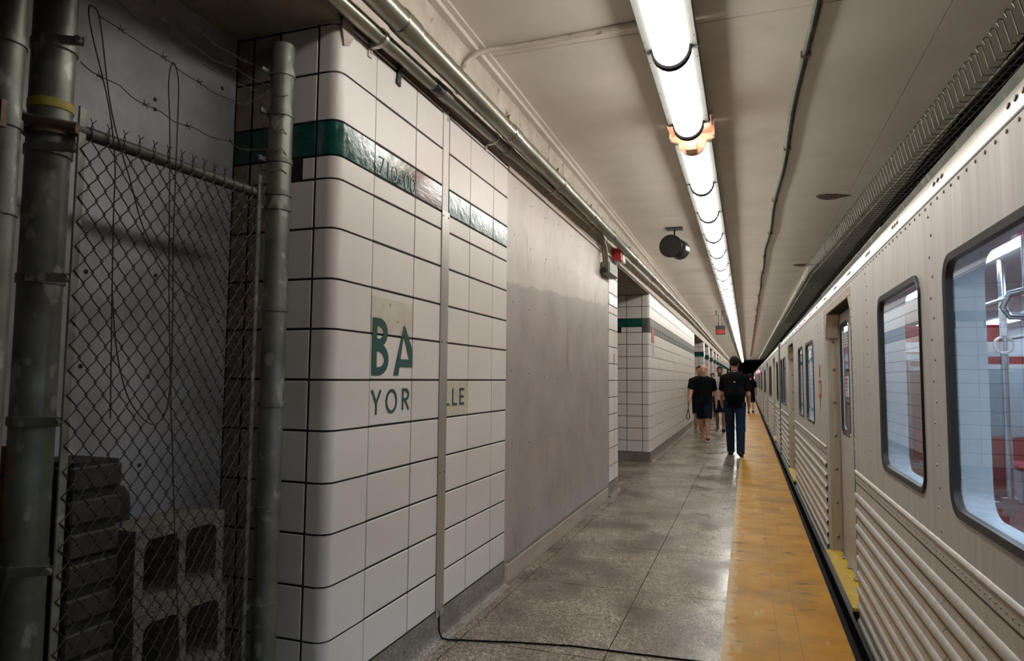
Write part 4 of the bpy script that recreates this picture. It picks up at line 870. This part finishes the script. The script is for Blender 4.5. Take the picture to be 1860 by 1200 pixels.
# ------------------------------------------------------------------ people: one smooth implicit surface per body or garment
def surface(prims, vox):
    """prims: dicts with a, b, ra, rb, k (blend), sc (axis scale), cut [(point, normal)], sub; returns verts, quads"""
    lo_ = np.array([1e9] * 3); hi_ = -lo_
    for p in prims:
        if p.get('sub'): continue
        r = max(p['ra'], p['rb']) * 1.35 + .03
        for q in (p['a'], p['b']): lo_ = np.minimum(lo_, np.array(q) - r); hi_ = np.maximum(hi_, np.array(q) + r)
    n = np.ceil((hi_ - lo_) / vox).astype(int) + 1
    D = np.full(n, .08, np.float32); ax = [lo_[i] + vox * np.arange(n[i]) for i in range(3)]
    for p in prims:
        a = np.array(p['a'], float); b = np.array(p['b'], float); r = max(p['ra'], p['rb']) * 1.35 + .05
        i0 = np.maximum(((np.minimum(a, b) - r - lo_) / vox).astype(int), 0); i1 = np.minimum(((np.maximum(a, b) + r - lo_) / vox).astype(int) + 2, n)
        if (i1 <= i0).any(): continue
        X, Y, Z = np.meshgrid(ax[0][i0[0]:i1[0]], ax[1][i0[1]:i1[1]], ax[2][i0[2]:i1[2]], indexing='ij')
        sc = np.array(p.get('sc', (1, 1, 1)), float); ab = (b - a) / sc; L2_ = max(ab @ ab, 1e-9)
        px, py, pz = (X - a[0]) / sc[0], (Y - a[1]) / sc[1], (Z - a[2]) / sc[2]
        t = np.clip((px * ab[0] + py * ab[1] + pz * ab[2]) / L2_, 0, 1)
        d = np.sqrt((px - t * ab[0]) ** 2 + (py - t * ab[1]) ** 2 + (pz - t * ab[2]) ** 2) - (p['ra'] + (p['rb'] - p['ra']) * t)
        d = d * sc.min()
        for q, nn in p.get('cut', ()): d = np.maximum(d, (X - q[0]) * nn[0] + (Y - q[1]) * nn[1] + (Z - q[2]) * nn[2])
        S = (slice(i0[0], i1[0]), slice(i0[1], i1[1]), slice(i0[2], i1[2])); o = D[S]
        if p.get('sub'): D[S] = np.maximum(o, -d); continue
        k = p.get('k', .02); h = np.clip(.5 + .5 * (o - d) / k, 0, 1); D[S] = o + (d - o) * h - k * h * (1 - h)
    s = D < 0; cx = [slice(0, -1), slice(1, None)]
    cnt = np.zeros(np.array(D.shape) - 1, int); num = np.zeros(cnt.shape + (3,)); den = np.zeros(cnt.shape)
    for i in (0, 1):
        for j in (0, 1):
            for k in (0, 1): cnt += s[cx[i], cx[j], cx[k]]
    for axd in range(3):
        for u in (0, 1):
            for v in (0, 1):
                o = [0, 0, 0]; oth = [q for q in range(3) if q != axd]; o[oth[0]] = u; o[oth[1]] = v; o2 = list(o); o2[axd] = 1
                d0 = D[tuple(cx[q] for q in o)]; d1 = D[tuple(cx[q] for q in o2)]; m_ = (d0 < 0) != (d1 < 0)
                t = np.where(m_, d0 / np.where(m_, d0 - d1, 1), 0); den += m_
                for q in range(3): num[..., q] += m_ * (t if q == axd else o[q])
    act = (cnt > 0) & (cnt < 8); idx = -np.ones(act.shape, int); idx[act] = np.arange(act.sum())
    g = np.argwhere(act); V = lo_ + vox * (g + num[act] / np.maximum(den[act], 1)[:, None]); F = []
    for axd in range(3):
        oth = [q for q in range(3) if q != axd]
        a_ = [slice(None)] * 3; b_ = [slice(None)] * 3; a_[axd] = slice(0, -1); b_[axd] = slice(1, None)
        for q in oth: a_[q] = slice(1, -1); b_[q] = slice(1, -1)
        m_ = s[tuple(a_)] != s[tuple(b_)]; e = np.argwhere(m_); fl_ = s[tuple(a_)][m_]
        for q in oth: e[:, q] += 1
        c = []
        for du, dv in ((-1, -1), (0, -1), (0, 0), (-1, 0)):
            ee = e.copy(); ee[:, oth[0]] += du; ee[:, oth[1]] += dv; c.append(idx[ee[:, 0], ee[:, 1], ee[:, 2]])
        c = np.stack(c, 1); flip = fl_ if axd != 1 else ~fl_
        F.append(np.where(flip[:, None], c, c[:, ::-1]))
    F = np.concatenate(F); return V, F[(F >= 0).all(1)]
def surf_obj(name, prims, m, parent, vox=.012):
    V, F = surface(prims, vox); me = bpy.data.meshes.new(name); me.from_pydata(V.tolist(), [], F.tolist()); me.materials.append(m); me.shade_smooth(); me.update()
    return link(name, me, parent)
def pr_(a, b, ra, rb, **k): return dict(a=a, b=b, ra=ra, rb=rb, **k)
SKIN = mat('skin', (0.46, 0.26, 0.18), 0.5, c2=(0.41, 0.22, 0.15), scale=14); SKIN2 = mat('tan_skin', (0.30, 0.16, 0.10), 0.5, c2=(0.26, 0.135, 0.085), scale=14); SKIN3 = mat('brown_skin', (0.19, 0.095, 0.058), 0.5)
CLOTH = {k: mat('cloth_' + k, c, 0.9, spec=.12, c2=tuple(q * .7 for q in c), scale=9, bump=.25, bscale=25) for k, c in dict(black=(.004, .004, .0045), navy=(.008, .012, .024), denim=(.014, .027, .050), white=(.45, .44, .42), grey=(.15, .15, .15), dark=(.0055, .0055, .0065)).items()}
HAIR = mat('dark_hair', (0.014, 0.009, 0.006), 0.8, spec=.15, c2=(0.022, 0.014, 0.009), scale=40); BEARD = mat('stubble', (0.05, 0.03, 0.02), 0.8)
SHOE = {k: mat('shoe_' + k, c, .6) for k, c in dict(red=(.33, .014, .022), black=(.012, .012, .012), grey=(.22, .21, .2)).items()}
def person(loc, H, face, label, skin, shirt, legs, shorts, shoe, hair, lf, rf, la, ra, build=1.0, beard=False, vox=.010, hand_curl=.5, long=False):
    """local frame: facing -Y, x to the figure's left hand side when seen from the front is +x; lf / rf: (hip swing, knee bend) degrees"""
    root = empty('person', label, 'person', loc, 'people walking on the platform'); root.rotation_euler = (0, 0, face); s = H / 1.80; root.scale = (s, s, s)
    P = []; hipz = .93; bw = build
    legp = {}
    for sd, (sw, kb) in ((1, lf), (-1, rf)):
        hx_ = sd * .095; th = math.radians(sw); kn = (hx_ * .98, -.43 * math.sin(th), hipz - .43 * math.cos(th)); t2 = th - math.radians(kb)
        an = (hx_ * .92, kn[1] - .42 * math.sin(t2), kn[2] - .42 * math.cos(t2)); legp[sd] = ((hx_, 0, hipz), kn, an, t2)
    dz = .085 - min(legp[1][2][2], legp[-1][2][2])     # the planted foot touches the floor
    T = lambda p: (p[0], p[1], p[2] + dz)
    for sd in (1, -1):
        h_, kn, an, t2 = legp[sd]; h_, kn, an = T(h_), T(kn), T(an); legp[sd] = (h_, kn, an, t2)
        cf = (an[0], an[1] * .35 + kn[1] * .65 + .018, an[2] * .35 + kn[2] * .65)
        P += [pr_(h_, kn, .080 * bw, .050, k=.03), pr_(kn, an, .048, .036, k=.02), pr_(cf, (cf[0], (cf[1] + an[1]) / 2 + .008, (cf[2] + an[2]) / 2), .056, .040, k=.03)]
        tip = (an[0] + sd * .02, an[1] - .15 * math.cos(t2) , an[2] - .045 + min(.15 * math.sin(t2), .06)); P += [pr_(an, tip, .036, .026, k=.02)]
        legp[sd] += (tip,)
    z = lambda q: q + dz
    P += [pr_((-.055, 0, z(.95)), (.055, 0, z(.95)), .115 * bw, .115 * bw, sc=(1, .85, 1), k=.04), pr_((0, 0, z(1.0)), (0, .0, z(1.15)), .125 * bw, .130 * bw, sc=(1.08, .78, 1), k=.05),
          pr_((0, .01, z(1.18)), (0, .015, z(1.38)), .135 * bw, .150 * bw, sc=(1.12, .76, 1), k=.05), pr_((0, .02, z(1.46)), (.17 * bw, .02, z(1.42)), .066, .058, k=.05), pr_((0, .02, z(1.46)), (-.17 * bw, .02, z(1.42)), .066, .058, k=.05),
          pr_((0, .02, z(1.45)), (0, .0, z(1.58)), .062, .055, k=.03)]
    hc = (0, -.018, z(1.685))
    P += [pr_((0, .008, z(1.715)), (0, -.002, z(1.70)), .092, .092, sc=(.84, 1.03, 1.02), k=.02), pr_((0, -.035, z(1.64)), (0, -.055, z(1.595)), .064, .040, k=.03), pr_((0, -.100, z(1.685)), (0, -.118, z(1.655)), .010, .016, k=.012)]
    for sd in (1, -1): P += [pr_((sd * .080, .008, z(1.695)), (sd * .084, .018, z(1.660)), .016, .011, sc=(.5, 1, 1), k=.008), pr_((sd * .03, -.084, z(1.712)), (sd * .046, -.076, z(1.710)), .011, .009, k=.01)]
    arms = {}
    for sd, (sw, el, out) in ((1, la), (-1, ra)):
        sh = (sd * .190 * bw, .02, z(1.415)); th = math.radians(sw); o_ = math.radians(out)
        eb_ = (sh[0] + sd * .29 * math.sin(o_), sh[1] - .29 * math.sin(th) * math.cos(o_), sh[2] - .29 * math.cos(th) * math.cos(o_)); t2 = th + math.radians(el)
        wr = (eb_[0] + sd * .25 * math.sin(o_) * .35, eb_[1] - .25 * math.sin(t2), eb_[2] - .25 * math.cos(t2)); arms[sd] = (sh, eb_, wr, t2)
        P += [pr_(sh, eb_, .055 * bw, .043, k=.03), pr_(eb_, wr, .043, .028, k=.02)]
        f = np.array((0, -math.sin(t2), -math.cos(t2))); wv = np.array(wr); pm = wv + f * .075; pal = np.array((-sd * .0, -math.cos(t2), math.sin(t2)))
        P += [pr_(wr, tuple(pm), .028, .032, sc=(.62, 1, 1), k=.015)]
        for q in range(4):
            off = pal * (.027 - .018 * q); b0 = pm + off + f * .012; ln = (.040, .046, .043, .034)[q]; cu = hand_curl
            b1 = b0 + f * ln + np.array((-sd * .012 * cu, 0, 0)); b2 = b1 + f * ln * .55 + np.array((-sd * .028 * cu, 0, 0)); P += [pr_(tuple(b0), tuple(b1), .0095, .009, k=.006), pr_(tuple(b1), tuple(b2), .009, .0075, k=.004)]
        t0 = wv + f * .035 + pal * .022; t1 = t0 + f * .035 + pal * .026 + np.array((-sd * .012, 0, 0)); t2_ = t1 + f * .028 + np.array((-sd * .012, 0, 0)); P += [pr_(tuple(t0), tuple(t1), .012, .0105, k=.008), pr_(tuple(t1), tuple(t2_), .0105, .008, k=.004)]
    surf_obj('body', P, skin, root, vox)
    # shirt with sleeves
    S = [pr_((0, 0, z(.82)), (0, 0, z(1.15)), .166 * bw, .144 * bw, sc=(1.17, .86, 1), k=.05, cut=[((0, 0, z(.885)), (0, 0, -1))]), pr_((0, .01, z(1.15)), (0, .015, z(1.38)), .150 * bw, .165 * bw, sc=(1.12, .80, 1), k=.05), pr_((0, .02, z(1.46)), (.175 * bw, .02, z(1.415)), .078, .070, k=.05), pr_((0, .02, z(1.46)), (-.175 * bw, .02, z(1.415)), .078, .070, k=.05)]
    for sd in (1, -1):
        sh, eb_, wr, t2 = arms[sd]; d = np.array(eb_) - np.array(sh); dn_ = d / np.linalg.norm(d); q = np.array(sh) + d * .78; S.append(pr_(sh, tuple(np.array(sh) + d * .95), .072 * bw, .066, k=.03, cut=[(tuple(q), tuple(dn_))]))
    S.append(pr_((0, .01, z(1.535)), (0, -.01, z(1.60)), .066, .075, sub=True))
    surf_obj('shirt', S, CLOTH[shirt], root, vox)
    # shorts or trousers
    G = [pr_((-.058, 0, z(.96)), (.058, 0, z(.96)), .128 * bw, .128 * bw, sc=(1, .86, 1), k=.04, cut=[((0, 0, z(1.02)), (0, 0, 1))])]
    for sd in (1, -1):
        h_, kn, an, t2, tip = legp[sd]
        if shorts: d = np.array(kn) - np.array(h_); dn_ = d / np.linalg.norm(d); G.append(pr_(h_, tuple(np.array(h_) + d * 1.05), .100 * bw, .088, k=.03, cut=[(tuple(np.array(h_) + d * .94), tuple(dn_))]))
        else: G += [pr_(h_, kn, .098 * bw, .079, k=.03), pr_(kn, (an[0], an[1], an[2] - .02), .079, .068, k=.03, cut=[((0, 0, an[2] - .045), (0, 0, -1))])]
    surf_obj('shorts' if shorts else 'trousers', G, CLOTH[legs], root, vox)
    for sd in (1, -1):
        h_, kn, an, t2, tip = legp[sd]
        surf_obj('shoe', [pr_((an[0], an[1] + .035, an[2] - .035), (tip[0], tip[1] - .02, tip[2] - .002), .044, .036, sc=(.95, 1, .9), k=.02, cut=[((0, 0, an[2] - .084), (0, 0, -1))]), pr_(an, (an[0], an[1] + .01, an[2] - .04), .042, .046, k=.02, cut=[((an[0], an[1], an[2] + .01), (0, 0, 1))])], SHOE[shoe], root, .009)
        MB().box((an[0] - .040, tip[1] - .04, an[2] - .085), (an[0] + sd * .01 + .040, an[1] + .07, an[2] - .068), .006).build('sole', 'white' if shoe != 'black' else 'black', root) if abs(t2) < .35 else None
    if hair:
        c = .100 if not long else .104
        surf_obj('hair', [pr_((0, .014, z(1.728)), (0, .010, z(1.722)), c, c, sc=(.86, 1.03, 1.0), k=.02, cut=[((0, -.062, z(1.745)), (0, -.72, -.69)), ((0, .0, z(1.655)), (0, -.25, -.97))])], HAIR, root, .008)
    if beard: surf_obj('beard', [pr_((0, -.034, z(1.637)), (0, -.058, z(1.592)), .069, .045, k=.02, cut=[((0, -.05, z(1.648)), (0, -.2, 1))])], BEARD, root, .008)
    for sd in (1, -1):
        MB().lathe([(.004, -.010), (.011, -.006), (.013, 0), (.011, .006), (.004, .010)], (sd * .033, -.079, z(1.690)), (0, -1, 0), 10).build('eye', 'ink', root, True)
        MB().tube([(sd * .018, -.094, z(1.713)), (sd * .034, -.093, z(1.717)), (sd * .050, -.082, z(1.711))], .005, 6).build('eyebrow', HAIR, root, True)
    MB().tube([(-.024, -.098, z(1.622)), (0, -.103, z(1.621)), (.024, -.098, z(1.622))], .005, 6).build('mouth', 'redink', root, True)
    return root, arms, dz
PI = math.pi
bp, ar, dz = person((-.225, 13.45, 0), 1.88, PI, 'man in black shirt and blue jeans walking away with a black backpack', SKIN, 'black', 'denim', False, 'black', True, (17, 8), (-13, 10), (10, 40, 8), (4, 34, 8), .99, vox=.0095)
bg = empty('backpack', 'black backpack on the man in blue jeans', 'backpack', (-.225, 13.45 - .185, 1.05))
surf_obj('main_bag', [pr_((-.06, -.02, .10), (.06, -.02, .10), .12, .12, sc=(1, .75, 1), k=.04), pr_((-.06, -.02, .36), (.06, -.02, .40), .11, .11, sc=(1, .65, 1), k=.06), pr_((-.05, -.02, .12), (-.05, -.02, .40), .12, .11, sc=(1, .7, 1), k=.05), pr_((.05, -.02, .12), (.05, -.02, .40), .12, .11, sc=(1, .7, 1), k=.05)], CLOTH['dark'], bg, .011)
surf_obj('front_pocket', [pr_((-.06, -.10, .10), (.06, -.10, .10), .055, .055, sc=(1, .7, 1), k=.04), pr_((-.06, -.10, .12), (-.05, -.10, .22), .05, .04, k=.05), pr_((.06, -.10, .12), (.05, -.10, .22), .05, .04, k=.05)], CLOTH['black'], bg, .010)
for s in (1, -1): MB().tube([(s * .10, .03, .46), (s * .125, .16, .56), (s * .13, .30, .50), (s * .14, .36, .38), (s * .15, .28, .15), (s * .13, .05, .05)], .016, 8).build('shoulder_strap', CLOTH['dark'], bg, True)
MB().tube([(-.05, 0, .52), (-.03, 0, .565), (.03, 0, .565), (.05, 0, .52)], .010, 8).build('grab_handle', CLOTH['dark'], bg, True)
MB().box((-.015, -.125, .335), (.015, -.105, .352), .003).build('badge', 'white', bg)
person((-.975, 16.55, 0), 1.80, 0.0, 'bald man in black t-shirt, navy shorts and red shoes walking towards the viewer', SKIN, 'black', 'navy', True, 'red', False, (16, 6), (-12, 16), (-14, 14, 12), (16, 22, 18), 1.05)
p3, a3, dz3 = person((-1.22, 18.75, 0), 1.80, 0.0, 'man in black behind the bald man, nearest the tiled wall', SKIN2, 'black', 'dark', True, 'grey', True, (-12, 14), (14, 6), (-8, 10, 8), (12, 16, 12), 1.08)
person((-.725, 19.7, 0), 1.81, 0.0, 'bearded man in a white t-shirt and dark shorts walking behind the bald man', SKIN3, 'white', 'navy', True, 'black', True, (15, 6), (-12, 14), (-10, 12, 10), (10, 14, 10), 1.0, beard=True)
person((.13, 30.8, 0), 1.74, PI, 'distant person in black top and shorts near the yellow strip, walking away', SKIN, 'black', 'dark', True, 'black', True, (18, 4), (-16, 18), (-18, 12, 12), (14, 10, 10), .95, vox=.014, long=True)
person((-1.22, 26.2, 0), 1.68, 0.0, 'farthest person, mostly hidden behind the bearded man', SKIN, 'white', 'grey', False, 'grey', True, (10, 6), (-8, 10), (-6, 8, 8), (8, 10, 8), .95, vox=.014)
wl = (-1.22 - a3[-1][2][0] * 0 + a3[-1][2][0], 18.75 + a3[-1][2][1] - .04, a3[-1][2][2] - .10)
tag(MB().tube([(wl[0], wl[1], wl[2]), (wl[0] + .005, wl[1], wl[2] - .16), (wl[0] - .035, wl[1], wl[2] - .30), (wl[0] - .04, wl[1], wl[2] - .40), (wl[0], wl[1], wl[2] - .44), (wl[0] + .035, wl[1], wl[2] - .39), (wl[0] + .03, wl[1], wl[2] - .30), (wl[0] + .002, wl[1], wl[2] - .17)], .011, 6).build('camera_strap', 'black', None, True), 'black strap loop hanging from the hand of the man by the wall', 'strap')
